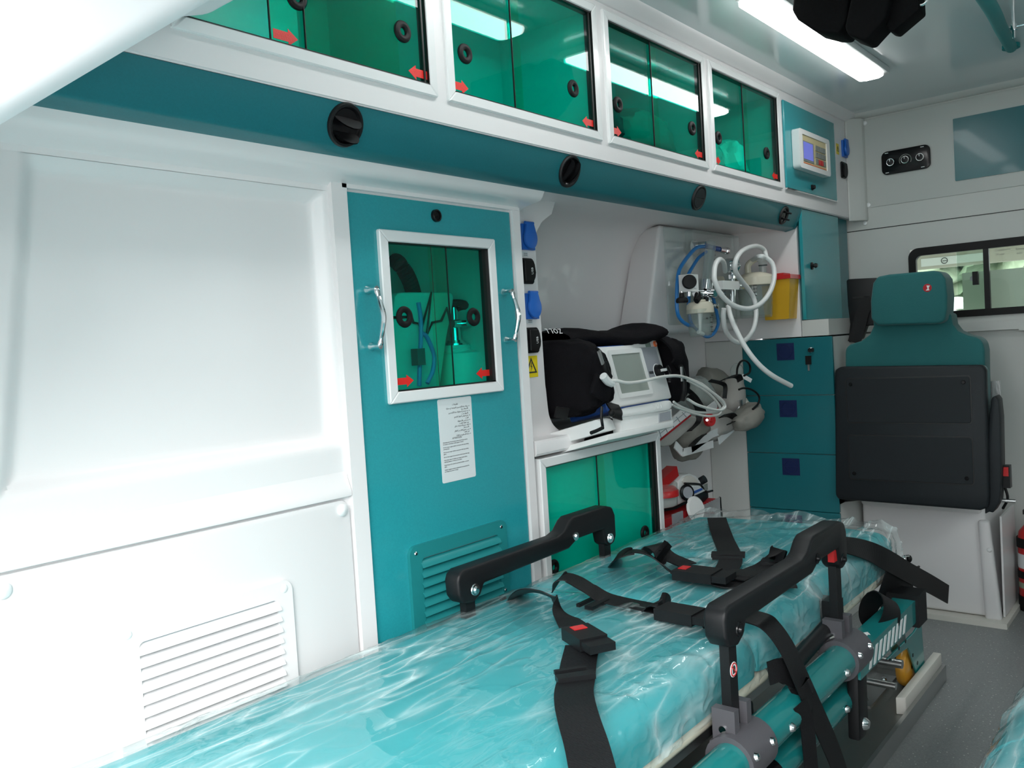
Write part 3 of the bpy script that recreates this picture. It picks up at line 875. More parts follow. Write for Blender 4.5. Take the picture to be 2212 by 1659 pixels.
def warn_sticker(px, py, Y, w, h, lab):
    p = at(px, py, Y=Y); x, z = p.x, p.z
    t = thing('warning_sticker', lab, 'sticker', (x, Y, z - h / 2))
    obj('backing', MB().box(x - w / 2, x + w / 2, Y - 0.0012, Y - 0.0002, z - h / 2, z + h / 2), 'yellow_label', t)
    r = w * 0.42
    tri = [(x, z + r * 1.05), (x - r, z - r * 0.75), (x + r, z - r * 0.75)]
    tin = [(x, z + r * 0.70), (x - r * 0.70, z - r * 0.58), (x + r * 0.70, z - r * 0.58)]
    obj('triangle', ring(MB(), tri, tin, 'y', Y - 0.0018, Y - 0.0012), 'ink', t, 0)
    k = r * 0.5
    bolt = [(x + k * .1, z + k), (x - k * .35, z - k * .05), (x + k * .02, z + k * .02), (x - k * .2, z - k), (x + k * .35, z + k * .15), (x, z + k * .12), (x + k * .25, z + k)]
    obj('bolt_symbol', MB().prism(bolt, 'y', Y - 0.0018, Y - 0.0012), 'ink', t, 0)

warn_sticker(1147, 792, 1.29, 0.050, 0.052, 'yellow high voltage warning sticker below the niche column sockets')
GU = 'sockets beside the control screen'
flap_socket(1822, 322, 1.10, 'blue capped power socket beside the bulkhead corner', GU, 0.022)
usb_socket(1820, 368, 1.10, 'small black socket below the blue one at the bulkhead corner', GU, False)
warn_sticker(1809, 322, 1.10, 0.028, 0.040, 'small yellow warning sticker beside the corner power socket')

# ================================================================== OXYGEN CABINET (tall teal door)
t = thing('oxygen_cabinet', 'tall teal cabinet door with green sliding window and chrome handles', 'cabinet', (1.28, 1.35, 0.06))
b = MB()
b.box(1.045, 1.518, 1.475, 1.49, 0.06, 1.325); b.box(1.045, 1.053, 1.26, 1.475, 0.06, 1.325); b.box(1.510, 1.518, 1.26, 1.475, 0.06, 1.325)
b.box(1.045, 1.518, 1.26, 1.475, 1.317, 1.325); b.box(1.045, 1.518, 1.26, 1.475, 0.06, 0.07); b.box(1.053, 1.51, 1.27, 1.475, 0.80, 0.812)
obj('body', b, 'locker_inside', t, 0)
b = MB(); ring(b, [(1.046, 0.065), (1.5165, 0.065), (1.5165, 1.327), (1.046, 1.327)], [(1.125, 0.940), (1.437, 0.940), (1.437, 1.250), (1.125, 1.250)], 'y', 1.236, 1.252)
door = obj('door', b, 'teal_gloss', t, 20)
wf = obj('window_frame', frame_mb(1.1125, 1.4515, 0.9265, 1.262, 0.0225, 1.227, 1.245), 'alu_white', t)
b = MB(); b.box(1.418, 1.4295, 1.231, 1.249, 0.949, 1.240); b.box(1.135, 1.429, 1.231, 1.249, 1.2375, 1.2410); b.box(1.135, 1.429, 1.231, 1.249, 0.9485, 0.9515)
obj('seal', b, 'seal_black', wf)
pa = obj('pane', MB().box(1.134, 1.300, 1.234, 1.237, 0.949, 1.240), 'green_acrylic', t)
pb = obj('pane', MB().box(1.2545, 1.420, 1.240, 1.243, 0.949, 1.240), 'green_acrylic', t)
obj('pane_edge', MB().box(1.2540, 1.2552, 1.2335, 1.2338, 0.951, 1.238), 'seal_black', pb)
obj('pane_edge', MB().box(1.2995, 1.3003, 1.2335, 1.2372, 0.951, 1.238), 'seal_black', pa)
finger_ring(1.168, 1.094, 1.2335, 0.0215, pa); finger_ring(1.377, 1.092, 1.2395, 0.0200, pb)
obj('arrow_sticker', MB().prism(arrow_poly(1.136, 0.9685, 0.046, 0.024, 1), 'y', 1.2330, 1.2337), 'red_arrow', pa)
obj('arrow_sticker', MB().prism(arrow_poly(1.421, 0.9695, 0.046, 0.024, -1), 'y', 1.2388, 1.2398), 'red_arrow', pb)
for hx in (1.081, 1.480):
    zt, zb = 1.150, 1.035
    h = obj('handle', MB().tube([(hx, 1.212, zt - 0.006), (hx + 0.001, 1.203, zt - 0.035), (hx + 0.002, 1.199, (zt + zb) / 2), (hx + 0.001, 1.203, zb + 0.035), (hx, 1.212, zb + 0.006)], 0.0042, 10, 6,
            rfun=lambda q: 0.0036 + 0.0022 * math.sin(PI * q) + 0.0022 * (abs(q - .5) > .42)), 'chrome', door)
    for z in (zt - 0.004, zb + 0.004):
        obj('foot', MB().lathe([(0.0001, 0.027), (0.0058, 0.026), (0.0062, 0.018), (0.0052, 0.008), (0.0085, 0.001), (0.0085, 0)], (hx, 1.236, z), (0, -1, 0), 16), 'chrome', h)
lk = obj('lock', MB().lathe([(0.0001, 0.003), (0.006, 0.004), (0.0085, 0.004), (0.0095, 0.007), (0.0125, 0.006), (0.013, 0.0)], (1.277, 1.236, 1.3005), (0, -1, 0), 26), 'black_gloss', door)
# notice
nt_ = obj('notice', MB().prism(rr(1.247, 1.349, 0.751, 0.924, 0.004), 'y', 1.2352, 1.2360), 'paper', door, label='white notice with Arabic and English oxygen safety rules')
yT = 1.2350
eng = [('ATTENTION', 0.0052, 1), ('Absolutely obey the precautions below since the gas used in', 0.0031, 0), ('the system is extremely sensitive against moisture.', 0.0031, 0), ('', 0, 0),
       ('Do not contact oxygen cylinders and system with oily clothing', 0.0031, 0), ('and oily hands.', 0.0031, 0), ('', 0, 0), ('Do not touch oxygen cylinders and system with oily and dirty', 0.0031, 0), ('gloves.', 0.0031, 0), ('', 0, 0),
       ('Do not clean oxygen hoses and system with oily and dirty rags.', 0.0031, 0), ('', 0, 0), ('Close all the valves of cylinder and oxygen system before', 0.0031, 0), ('replacing cylinders or devices in the system.', 0.0031, 0), ('', 0, 0),
       ('Empty all gas in the system by opening humidifier or vacuum', 0.0031, 0), ('valves.', 0.0031, 0), ('', 0, 0), ('Cylinder regulator pressure adjustments are automatical. Do', 0.0031, 0), ('not change the pressure settings.', 0.0031, 0)]
z = 0.8385
for s_, sz, mid in eng:
    if s_: text('print_line', s_, sz, (1.298 if mid else 1.255, yT, z), 'y', 'ink', nt_, 'CENTER' if mid else 'LEFT', ext=0.0001, sx=0.98)
    z -= 0.0056 if mid else (0.0026 if not s_ else 0.0037)
# the Arabic block is set in joined script forms, right aligned, as on the notice
AR = {'al': '\ufe8d\ufedf'}
def ar(s_): return s_[::-1]
arl = ['\ufe97\ufecc\ufee0\ufef4\ufee4\ufe8e\ufe95', '\ufee3\ufef4\ufe8e\ufee7\ufe94 \ufea7\ufec2 \ufe8d\ufef7\ufeaf\ufedb\ufeb4\ufea0\ufef4\ufee6 \ufe8d\ufedf\ufee4\ufeee\ufe9f\ufeee\ufea9 \ufed3\ufef2 \ufeb3\ufef4\ufe8e\ufead\ufe93',
       '\ufe8d\ufef7\ufeb3\ufecc\ufe8e\ufed1 \ufee3\ufeae\ufe93', '\ufecb\ufee8\ufeaa \ufe97\ufeee\ufebb\ufef4\ufede \ufe8d\ufeb3\ufec4\ufeee\ufe8d\ufee7\ufe94 \ufea7\ufec2 \ufe8d\ufef7\ufeaf\ufedb\ufeb4\ufea0\ufef4\ufee6', '\ufe91\ufe8e\ufedf\ufea0\ufeec\ufe8e\ufeaf \ufef3\ufea0\ufe90',
       '\ufecb\ufeaa\ufee1 \ufe97\ufecc\ufeae\ufef3\ufebe \ufe8d\ufedf\ufea0\ufeec\ufe8e\ufeaf \ufedf\ufee0\ufeb8\ufea4\ufee2', '\ufe8d\ufedf\ufeb0\ufef3\ufe96', '\ufecb\ufeaa\ufee1 \ufedf\ufee4\ufeb2 \ufe8d\ufef7\ufeb3\ufec4\ufeee\ufe8d\ufee7\ufe94',
       '\ufe91\ufeef\ufeaa \ufee3\ufee0\ufeee\ufe9b\ufe94 \ufe91\ufe8e\ufedf\ufeb0\ufef3\ufe96', '\ufe97\ufed4\ufed8\ufeaa \ufe9f\ufee4\ufef4\ufeca \ufe8d\ufedf\ufebc\ufee4\ufe8e\ufee3\ufe8e\ufe95 \ufed7\ufe92\ufede', '\ufe8d\ufef7\ufeb3\ufe98\ufea8\ufeaa\ufe8d\ufee1',
       '\ufef3\ufea0\ufe90 \ufe97\ufed4\ufeae\ufef3\ufeca \ufe8d\ufedf\ufed0\ufe8e\ufeaf \ufee3\ufee6 \ufe8d\ufedf\ufee8\ufec8\ufe8e\ufee1', '\ufed7\ufe92\ufede \ufe8d\ufedf\ufed4\ufeda', '\ufebf\ufed0\ufec2 \ufe8d\ufedf\ufee4\ufee8\ufec8\ufee2 \ufef3\ufe98\ufee2 \ufe97\ufee0\ufed8\ufe8e\ufe8b\ufef4\ufe8e']
z = 0.909
for i, s_ in enumerate(arl):
    text('print_line', ar(s_), 0.0052 if i == 0 else 0.0043, (1.298 if i == 0 else 1.337, yT, z), 'y', 'ink', nt_, 'CENTER' if i == 0 else 'RIGHT', ext=0.0001)
    if i and i % 2 == 1: obj('bullet', MB().cyl((1.3405, yT - 0.0002, z + 0.0012), (1.3405, yT + 0.0002, z + 0.0012), 0.0009, seg=8), 'ink', nt_)
    z -= 0.0068 if i == 0 else 0.0049

def louvre_grille(name, lab, cat, x0, x1, z0, z1, sx0, sx1, sz1, n, step, yb, m, screws, parent=None, smat='chrome', sr=0.004):
    if parent: t = obj(name, ring(MB(), rr(x0, x1, z0, z1, 0.018), rr(sx0, sx1, sz1 - n * step - 0.004, sz1 + 0.003, 0.008), 'y', yb - 0.008, yb), m, parent)
    else:
        t = thing(name, lab, cat, ((x0 + x1) / 2, yb, z0))
        obj('frame', ring(MB(), rr(x0, x1, z0, z1, 0.018), rr(sx0, sx1, sz1 - n * step - 0.004, sz1 + 0.003, 0.008), 'y', yb - 0.008, yb), m, t)
    obj('backing', MB().box(sx0 - 0.004, sx1 + 0.004, yb - 0.0015, yb - 0.0005, sz1 - n * step - 0.006, sz1 + 0.006), 'mid_grey', t)
    prof = [(yb - 0.0015, 0.0), (yb - 0.006, -0.0035), (yb - 0.0125, -step * 0.62), (yb - 0.0135, -step * 0.80), (yb - 0.0120, -step * 0.82), (yb - 0.0105, -step * 0.60), (yb - 0.004, -step * 0.2)]
    first = None
    for i in range(n):
        zz = sz1 - i * step
        if first is None:
            first = obj('slat', MB().prism([(y, zz + z_) for y, z_ in prof], 'x', sx0 - 0.003, sx1 + 0.003), m, t, 50)
        else: dup(first, (0, 0, -i * step), t)
    for x, z_ in screws:
        obj('screw', MB().lathe([(0.0001, 0.002), (sr * 0.7, 0.002), (sr, 0.0008), (sr, 0)], (x, yb - 0.008, z_), (0, -1, 0), 14), smat, t)
    return t
louvre_grille('vent_grille', '', '', 1.136, 1.430, 0.33, 0.643, 1.168, 1.402, 0.612, 13, 0.0195, 1.236, 'teal_abs', [(1.412, 0.629), (1.152, 0.628), (1.414, 0.488)], parent=door)
louvre_grille('vent_grille', 'white louvred air grille on the lower wall panel beside the stretcher', 'vent grille', 0.552, 0.858, 0.32, 0.653, 0.588, 0.828, 0.621, 14, 0.0184, 1.2325, 'white_panel', [(0.842, 0.639), (0.572, 0.641)], smat='screw_cap', sr=0.007)

# contents behind the green window
def wz(x, y, Y): return at(700 + x * 0.30139, 400 + y * 0.30139, Y=Y)
yc = 1.40; cc_ = at(1000, 800, Y=yc)
t = thing('oxygen_cylinder', 'white oxygen cylinder with chrome valve behind the green window', 'cylinder', (cc_.x, yc, 0.812))
zt_c = at(1000, 757, Y=yc - 0.05).z
hc_ = zt_c - 0.812
obj('shell', MB().lathe([(0.0001, 0), (0.056, 0), (0.060, 0.006), (0.060, hc_ - 0.02), (0.056, hc_ - 0.006), (0.040, hc_), (0.0001, hc_)], (cc_.x, yc, 0.812), seg=32), 'print_white', t)
vx = at(982, 700, Y=yc).x; vz = [at(985, q, Y=yc).z for q in (765, 742, 735, 700, 680, 662, 655)]
b = MB().lathe([(0.030, vz[0] - vz[0]), (0.030, vz[1] - vz[0]), (0.022, vz[1] - vz[0]), (0.020, vz[2] - vz[0]), (0.014, vz[2] - vz[0]), (0.014, vz[3] - vz[0]), (0.010, vz[3] - vz[0]), (0.010, vz[5] - vz[0]), (0.0001, vz[5] - vz[0])], (vx, yc, vz[0]), seg=18)
b.cyl((vx - 0.03, yc - 0.02, vz[3]), (vx + 0.03, yc - 0.02, vz[3]), 0.010); b.cyl((vx, yc - 0.045, vz[3]), (vx, yc, vz[3]), 0.008)
v_ = obj('valve', b, 'chrome', t)
obj('hand_wheel', MB().torus((vx + 0.004, yc, vz[5]), (0.2, 0.2, 1), 0.026, 0.009, 20, 8), 'black_rubber', v_)
obj('collar', MB().lathe([(0.034, 0), (0.036, 0.004), (0.034, 0.008), (0.036, 0.012), (0.034, 0.018), (0.0001, 0.018)], (vx, yc, vz[1] - 0.022), seg=22), 'print_white', v_)
t = thing('white_case', 'white plastic case with a heartbeat line behind the green window', 'case', wz(680, 1450, 1.40))
cp_ = [wz(x, y, 1.365) for x, y in ((510, 1500), (480, 1000), (495, 900), (510, 800), (530, 772), (560, 766), (890, 766), (920, 772), (932, 800), (925, 860), (880, 1100), (840, 1400), (820, 1500))]
obj('shell', MB().prism([(p.x, p.z) for p in cp_], 'y', 1.365, 1.425, 0.006, 2), 'white_plastic', t)
obj('heartbeat_line', MB().tube([wz(x, y, 1.360) for x, y in ((480, 950), (600, 945), (622, 925), (640, 985), (680, 992), (690, 1060), (768, 772), (738, 1070), (776, 985), (840, 972), (880, 880), (905, 975))], 0.0032, 6, 1), 'seal_black', t)
tag(obj('corrugated_hose', MB().tube([wz(x, y, Y) for x, y, Y in ((515, 545, 1.46), (535, 560, 1.42), (580, 620, 1.41), (615, 690, 1.42), (640, 770, 1.44), (655, 840, 1.45))], 0.018, 14, 30, rfun=lambda q: 0.0170 + 0.0016 * math.sin(q * 210)), 'black_rubber', None, 60), 'black corrugated hose behind the green window', 'hose')
for pts, lab in (([(675, 840), (690, 930), (695, 1050), (690, 1180), (685, 1300), (682, 1440)], 'straight blue tube hanging in front of the white case'),
            ([(700, 1060), (730, 1080), (765, 1150), (790, 1230), (780, 1330), (740, 1420)], 'curved blue tube branching off in front of the white case')):
    tag(obj('blue_tube', MB().tube([wz(x, y, 1.34) for x, y in pts], 0.0050, 8, 8), 'blue_hose', None, 60), lab, 'tube')
tag(obj('regulator_block', MB().box(*[q for w_ in ((wz(660, 1240, 1.33).x, wz(715, 1240, 1.33).x), (1.325, 1.345), (wz(690, 1290, 1.33).z, wz(690, 1170, 1.33).z)) for q in w_], 0.003), 'grey_plastic'), 'grey regulator block on the blue tube behind the green window', 'regulator')

# ================================================================== LOWER CABINET (green panes below the niche)
t = thing('lower_cabinet', 'low cabinet with green sliding panes under the monitor niche', 'cabinet', (1.85, 1.36, 0.06))
LX0, LX1, LZ1 = 1.565, 2.122, 0.757
b = MB()
b.box(LX0, LX1, 1.272, 1.282, 0.06, LZ1); b.box(LX0, LX0 + 0.008, 1.245, 1.485, 0.06, LZ1); b.box(LX1 - 0.008, LX1, 1.232, 1.495, 0.0, LZ1 + 0.006)
b.box(LX0, LX1, 1.245, 1.485, LZ1 - 0.01, LZ1); b.box(LX0, LX1, 1.245, 1.485, 0.06, 0.07); b.box(LX0, LX1, 1.245, 1.495, 0.0, 0.06)
obj('body', b, 'white_panel', t, 0)
fr = obj('frame', frame_mb(LX0, LX1, 0.15, LZ1, 0.0225, 1.228, 1.247), 'alu_white', t)
b = MB(); b.box(LX1 - 0.034, LX1 - 0.0215, 1.231, 1.25, 0.175, LZ1 - 0.022); b.box(LX1 - 0.046, LX1 - 0.040, 1.233, 1.237, 0.175, LZ1 - 0.022); b.box(LX0 + 0.02, LX1 - 0.02, 1.232, 1.25, LZ1 - 0.0245, LZ1 - 0.0215)
obj('seal', b, 'seal_black', fr)
sp = at(1285, 980, Y=1.24).x
pa = obj('pane', MB().box(LX0 + 0.02, sp + 0.04, 1.240, 1.243, 0.17, LZ1 - 0.022), 'green_acrylic', t)
pb = obj('pane', MB().box(sp, LX1 - 0.036, 1.235, 1.238, 0.17, LZ1 - 0.022), 'green_acrylic', t)
obj('pane_edge', MB().box(sp - 0.0006, sp + 0.0006, 1.2345, 1.2385, 0.172, LZ1 - 0.024), 'seal_black', pb)
finger_ring(1.606, 0.491, 1.2395, 0.020, pa); finger_ring(2.020, 0.490, 1.2345, 0.020, pb)

# ================================================================== DEFIBRILLATOR IN ITS NICHE
TL_ = math.radians(14)
DO = V((1.815, 1.185, 0.853))
DM = Matrix(((1, 0, 0, DO.x), (0, math.cos(TL_), math.sin(TL_), DO.y), (0, -math.sin(TL_), math.cos(TL_), DO.z), (0, 0, 0, 1)))
def dl(px, py, off=0.0):
    """local (x, h) on the sloping face for a measured point"""
    nn = (DM.to_3x3() @ V((0, 1, 0))).normalized(); o = DO + nn * off
    d = at(px, py, Y=1.0) - CAM
    p = CAM + d * ((o - CAM).dot(nn) / d.dot(nn))
    q = DM.inverted() @ p
    return q.x, q.z

t = thing('defibrillator', 'white and blue defibrillator monitor with grey screen in the niche', 'defibrillator', (1.97, 1.25, 0.85))
face = [(0.0, 0.004), (0.004, 0.0), (0.298, 0.0), (0.302, 0.004), (0.302, 0.168), (0.294, 0.180), (0.214, 0.180), (0.205, 0.177), (0.185, 0.163), (0.175, 0.160), (0.004, 0.160), (0.0, 0.156)]
obj('front_shell', MB().prism(face, 'y', -0.004, 0.014, 0.003, 2, DM), 'white_plastic', t)
obj('back_shell', MB().prism([(x * 1.045 - 0.007, z * 1.07 - 0.006) for x, z in face], 'y', 0.010, 0.13, 0.006, 2, DM), 'blue_trim', t)
(a0, h1), (a1, _) = dl(1319, 768), dl(1382, 763)
(c1, _), (c0, h0) = dl(1394, 843), dl(1333, 853)
ax0, ax1 = (a0 + c0) / 2, (a1 + c1) / 2
bez = obj('screen_bezel', ring(MB(), rr(ax0 - 0.012, ax1 + 0.012, h0 - 0.012, h1 + 0.012, 0.006), rr(ax0, ax1, h0, h1, 0.002), 'y', -0.009, -0.004), 'white_plastic', t)
bez.data.transform(Matrix.Translation(bez.location)); bez.data.transform(DM); bez.location = (0, 0, 0); WLOC[bez] = V((0, 0, 0))
obj('screen', MB().box(ax0, ax1, -0.0062, -0.004, h0, h1, mtx=DM), 'screen_grey', t)
obj('side_panel', MB().prism(rr(0.198, 0.286, 0.058, 0.150, 0.005), 'y', -0.0058, -0.004, 0, 2, DM), 'mid_grey', t)
kx, kh = dl(1424, 803)
kx = min(kx, 0.262)
obj('mode_dial', MB().lathe([(0.0001, 0.012), (0.017, 0.011), (0.019, 0.002), (0.019, 0)], DM @ V((kx, -0.0058, kh)), DM.to_3x3() @ V((0, -1, 0)), 24), 'black_plastic', t)
obj('dial_pointer', MB().box(kx - 0.004, kx + 0.020, -0.024, -0.0175, kh - 0.0035, kh + 0.0035, 0.001, 1, DM), 'print_white', t)
obj('dial_ring', MB().torus(DM @ V((kx, -0.006, kh)), DM.to_3x3() @ V((0, 1, 0)), 0.0215, 0.0012, 24, 6), 'print_white', t)
bx, bh = dl(1396, 744); obj('status_display', MB().box(bx - 0.013, bx + 0.013, -0.0055, -0.004, bh - 0.010, bh + 0.010, mtx=DM), 'lcd_green', t)
rx, rh = dl(1412, 744)
rb = obj('shock_button', MB().lathe([(0.0001, 0.004), (0.008, 0.003), (0.009, 0)], DM @ V((rx, -0.004, rh)), DM.to_3x3() @ V((0, -1, 0)), 20), 'orange_print', t, label='round orange shock button')
obj('bolt_symbol', MB().prism([(rx + .001, rh + .005), (rx - .003, rh - .0005), (rx, rh), (rx - .001, rh - .005), (rx + .003, rh + .001), (rx, rh + .0007)], 'y', -0.0088, -0.0080, 0, 1, DM), 'print_white', rb)
obj('mode_label', MB().box(kx - 0.046, kx - 0.024, -0.0064, -0.0058, kh - 0.004, kh + 0.003, mtx=DM), 'ink', t)

# bag around the monitor
t = thing('monitor_bag', 'black fabric carry bag wrapped around the defibrillator', 'bag', (1.9, 1.30, 0.84))
obj('side_pouch', MB().lump((1.760, 1.320, 0.935), (0.056, 0.160, 0.095), 0.10, 1.6, 4, 5, boxy=0.55), 'bag_fabric', t, 60)
obj('body', MB().lump((1.99, 1.385, 0.945), (0.19, 0.10, 0.105), 0.08, 1.5, 6, 4, boxy=0.6), 'bag_fabric', t, 60)
fl = [at(1168, 722, Y=1.36), at(1230, 716, Y=1.34), at(1290, 722, Y=1.31), at(1335, 720, Y=1.29), at(1380, 708, Y=1.27)]
b = MB()
def flapf(u, v):
    k = u * (len(fl) - 1); i = min(int(k), len(fl) - 2); p = fl[i].lerp(fl[i + 1], k - i)
    a = 2 * PI * v
    th = 0.026 + 0.008 * noise.noise(V((u * 5, v * 3, 1.7))) + 0.010 * max(0, u - .75)
    return p + V((0, math.cos(a) * 0.095, math.sin(a) * th - 0.018 + 0.010 * noise.noise(V((u * 6, 2, 9)))))
b.grid(flapf, 24, 20)
fp_ = obj('top_flap', b, 'bag_fabric', t, 80)
for i, ch in enumerate('ZOLL'):
    p = at(1196 - i * 9.5, 714.5, Y=1.285)
    text('lettering', ch, 0.020, p + V((0.006, -0.012, 0.004)), 'y', 'print_white', fp_, 'CENTER', rotz=PI, tilt=-0.5, sx=1.1)
obj('right_pouch', MB().lump((2.192, 1.250, 0.925), (0.046, 0.075, 0.095), 0.10, 1.7, 11, 4, boxy=0.5), 'bag_fabric', t, 60)
b = MB().ribbon([at(1412, 727, Y=1.25), at(1436, 732, Y=1.2), at(1458, 752, Y=1.17), at(1465, 775, Y=1.165), at(1458, 792, Y=1.17)], (1, 0, 0), 0.050, 0.006)
obj('right_flap', b, 'bag_fabric', t, 60)
b = MB().prism([(0, 0), (0.075, 0.012), (0.070, 0.05), (0.0, 0.055)], 'y', -0.006, 0.006, 0.003, 2, Matrix.Translation(at(1275, 850, Y=1.145)) @ Matrix.Rotation(math.radians(32), 4, 'Y'))
obj('pouch_tab', b, 'bag_fabric', t)
b = MB().box(0, 0.05, -0.003, 0.003, 0, 0.026, 0.003, 2, Matrix.Translation(at(1198, 902, Y=1.22)) @ Matrix.Rotation(math.radians(14), 4, 'X') @ Matrix.Rotation(math.radians(8), 4, 'Y'))
obj('bottom_tab', b, 'black_rubber', t)
for k, (pts, r) in enumerate((([(1288, 752), (1300, 768), (1306, 782)], 0.0032), ([(1306, 782), (1310, 800), (1318, 815)], 0.007), ([(1441, 790), (1447, 805), (1446, 825)], 0.004), ([(1470, 790), (1476, 810), (1478, 840), (1474, 865)], 0.007), ([(1300, 878), (1299, 900), (1302, 922)], 0.0035), ([(1302, 924), (1290, 930), (1277, 935)], 0.0045))):
    Yk = (1.14, 1.135, 1.145, 1.15, 1.11, 1.105)[k]
    obj('strap_clip', MB().tube([at(x, y, Y=Yk) for x, y in pts], r, 8, 5), 'black_gloss' if k in (0, 2, 4) else 'black_rubber', t)
obj('clip_tongue', MB().box(-0.005, 0.005, -0.002, 0.002, -0.018, 0.018, 0.001, 1, Matrix.Translation(at(1298, 772, Y=1.134)) @ Matrix.Rotation(-0.45, 4, 'Y')), 'steel', t)
obj('clip_tongue', MB().box(-0.004, 0.004, -0.002, 0.002, -0.02, 0.02, 0.001, 1, Matrix.Translation(at(1473, 808, Y=1.142))), 'steel', t)

# tilted white cradle
t = thing('monitor_cradle', 'tilted white plastic cradle holding the defibrillator in the niche', 'mount', (1.97, 1.28, 0.80))
def lq(pts, off): return [dl(x, y, off) for x, y in pts]
DB = DM
obj('base', MB().prism(lq(((1311, 952), (1455, 922), (1455, 907), (1315, 938)), -0.055), 'y', -0.055, 0.17, 0.003, 2, DM), 'white_plastic', t)
b = MB()
(xa, ha), (xb, hb) = dl(1262, 925, -0.03), dl(1313, 905, -0.03)
b.prism([(-0.046, hb - 0.030), (0.17, hb - 0.030), (0.17, hb + 0.004), (-0.028, hb + 0.004), (-0.042, hb - 0.004)], 'x', xb - 0.050, xb + 0.002, 0.004, 2, DM)
obj('left_rail', b, 'white_plastic', t)
obj('right_block', MB().prism(lq(((1343, 934), (1453, 908), (1452, 882), (1341, 898)), -0.045), 'y', -0.045, 0.16, 0.004, 2, DM), 'white_plastic', t)
obj('pocket', MB().prism(lq(((1424, 912), (1450, 906), (1449, 888), (1424, 893)), -0.047), 'y', -0.0475, -0.04, 0.001, 1, DM), 'mid_grey', t)
lip = obj('front_lip', MB().prism(lq(((1336, 896), (1341, 884), (1352, 880), (1440, 864), (1449, 864), (1453, 870), (1453, 880), (1446, 886), (1345, 901)), -0.052), 'y', -0.052, -0.022, 0.005, 2, DM), 'white_plastic', t)
ex_, eh_ = dl(1413, 885, -0.053)
tx = text('embossed_lettering', 'ZOLL', 0.020, DM @ V((ex_, -0.0525, eh_)), 'y', 'white_plastic', lip, ext=0.0006, tilt=-TL_)
obj('release_strap', MB().ribbon([DM @ V((*dl(1322, 872, -0.03)[:1], -0.03, dl(1322, 872, -0.03)[1])), DM @ V((dl(1330, 890, -0.05)[0], -0.052, dl(1330, 890, -0.05)[1])), DM @ V((dl(1331, 906, -0.05)[0], -0.054, dl(1331, 906, -0.05)[1]))], (1, 0, 0), 0.036, 0.004), 'webbing', t)
kx2, kh2 = dl(1319, 893, -0.055)
obj('release_knob', MB().lump(DM @ V((kx2, -0.058, kh2)), (0.009, 0.008, 0.009), 0, 1, 0, 3), 'black_rubber', t)
obj('slot', MB().prism(lq(((1318, 938), (1343, 933), (1341, 900), (1316, 905)), -0.02), 'y', -0.02, 0.14, 0, 1, DM), 'black_matte', t)
b = MB().tube([at(1312, 824, Y=1.13), at(1330, 822, Y=1.12), at(1355, 827, Y=1.115), at(1385, 824, Y=1.115), at(1420, 816, Y=1.115), at(1450, 812, Y=1.12), at(1470, 813, Y=1.13), at(1490, 820, Y=1.14), at(1530, 842, Y=1.15), at(1560, 865, Y=1.15), at(1566, 880, Y=1.15), at(1550, 886, Y=1.15), at(1510, 876, Y=1.15), at(1485, 862, Y=1.16)], 0.0042, 8, 8)
cb = tag(obj('patient_cable', b, 'cable_white', None, 60), 'white patient cable looping across the defibrillator screen', 'cable')
obj('plug', MB().tube([at(1303, 812, Y=1.13), at(1313, 824, Y=1.13), at(1322, 828, Y=1.13)], 0.010, 10, 4), 'white_plastic', cb)
for lab, pp in (('thin white sensor cable looping in front of the ventilator', [(1482, 815), (1520, 832), (1552, 862), (1563, 878), (1545, 890), (1505, 890), (1470, 878), (1455, 868)]), ('long white sensor cable hanging lowest before the ventilator', [(1485, 822), (1528, 848), (1553, 875), (1555, 893), (1530, 899), (1495, 892), (1462, 880), (1452, 874)])):
    tag(obj('sensor_cable', MB().tube([at(x, y, Y=1.17) for x, y in pp], 0.0036, 8, 8), 'cable_white', None, 60), lab, 'cable', 'sensor cables')

# ================================================================== OXYGEN OUTLET PANEL
yb_ = 1.36
x0, x1 = at(1441, 600, Y=1.352).x, 2.93
t = thing('gas_outlet_plate', 'clear acrylic plate over the gas outlets on the niche bulge', 'panel', ((x0 + x1) / 2, 1.355, 1.06))
obj('sheet', MB().prism(rr(x0, x1, 1.062, 1.376, 0.008), 'y', 1.350, 1.358, 0.001, 1), 'clear_acrylic', t)
xm = at(1487, 600, Y=1.345).x
obj('front_box', ring(MB(), rr(xm, x1 - 0.01, 1.075, 1.372, 0.008), rr(xm + 0.005, x1 - 0.015, 1.080, 1.367, 0.005), 'y', 1.325, 1.350), 'clear_acrylic', t)
GC = [at(1508, 530, Y=1.33), at(1566, 541, Y=1.30)]
o1 = thing('gas_coupler', 'chrome gas outlet with blue hose end near the top of the clear plate', 'coupler', GC[0])
obj('rosette', MB().lathe([(0.0001, 0.006), (0.022, 0.006), (0.026, 0.0), (0.026, -0.003)], GC[0] + V((0, 0.012, -0.006)), (0, -1, 0), 24), 'white_plastic', o1)
b = MB().cyl(GC[0] + V((-0.02, 0.01, 0)), GC[0] + V((0.03, -0.01, 0)), 0.011); b.cyl(GC[0] + V((0, 0.02, 0)), GC[0] + V((0, -0.03, 0)), 0.010)
obj('nipple', b, 'chrome', o1)
b = MB().cyl(at(1523, 531, Y=1.30), at(1552, 538, Y=1.30), 0.0085)
obj('blue_sleeve', b, 'blue_trim', o1)
b = MB().cyl(at(1553, 539, Y=1.30), at(1566, 541, Y=1.30), 0.0105); b.cyl(at(1566, 541, Y=1.30), at(1570, 542, Y=1.30), 0.0125)
obj('end_knob', b, 'chrome', o1)

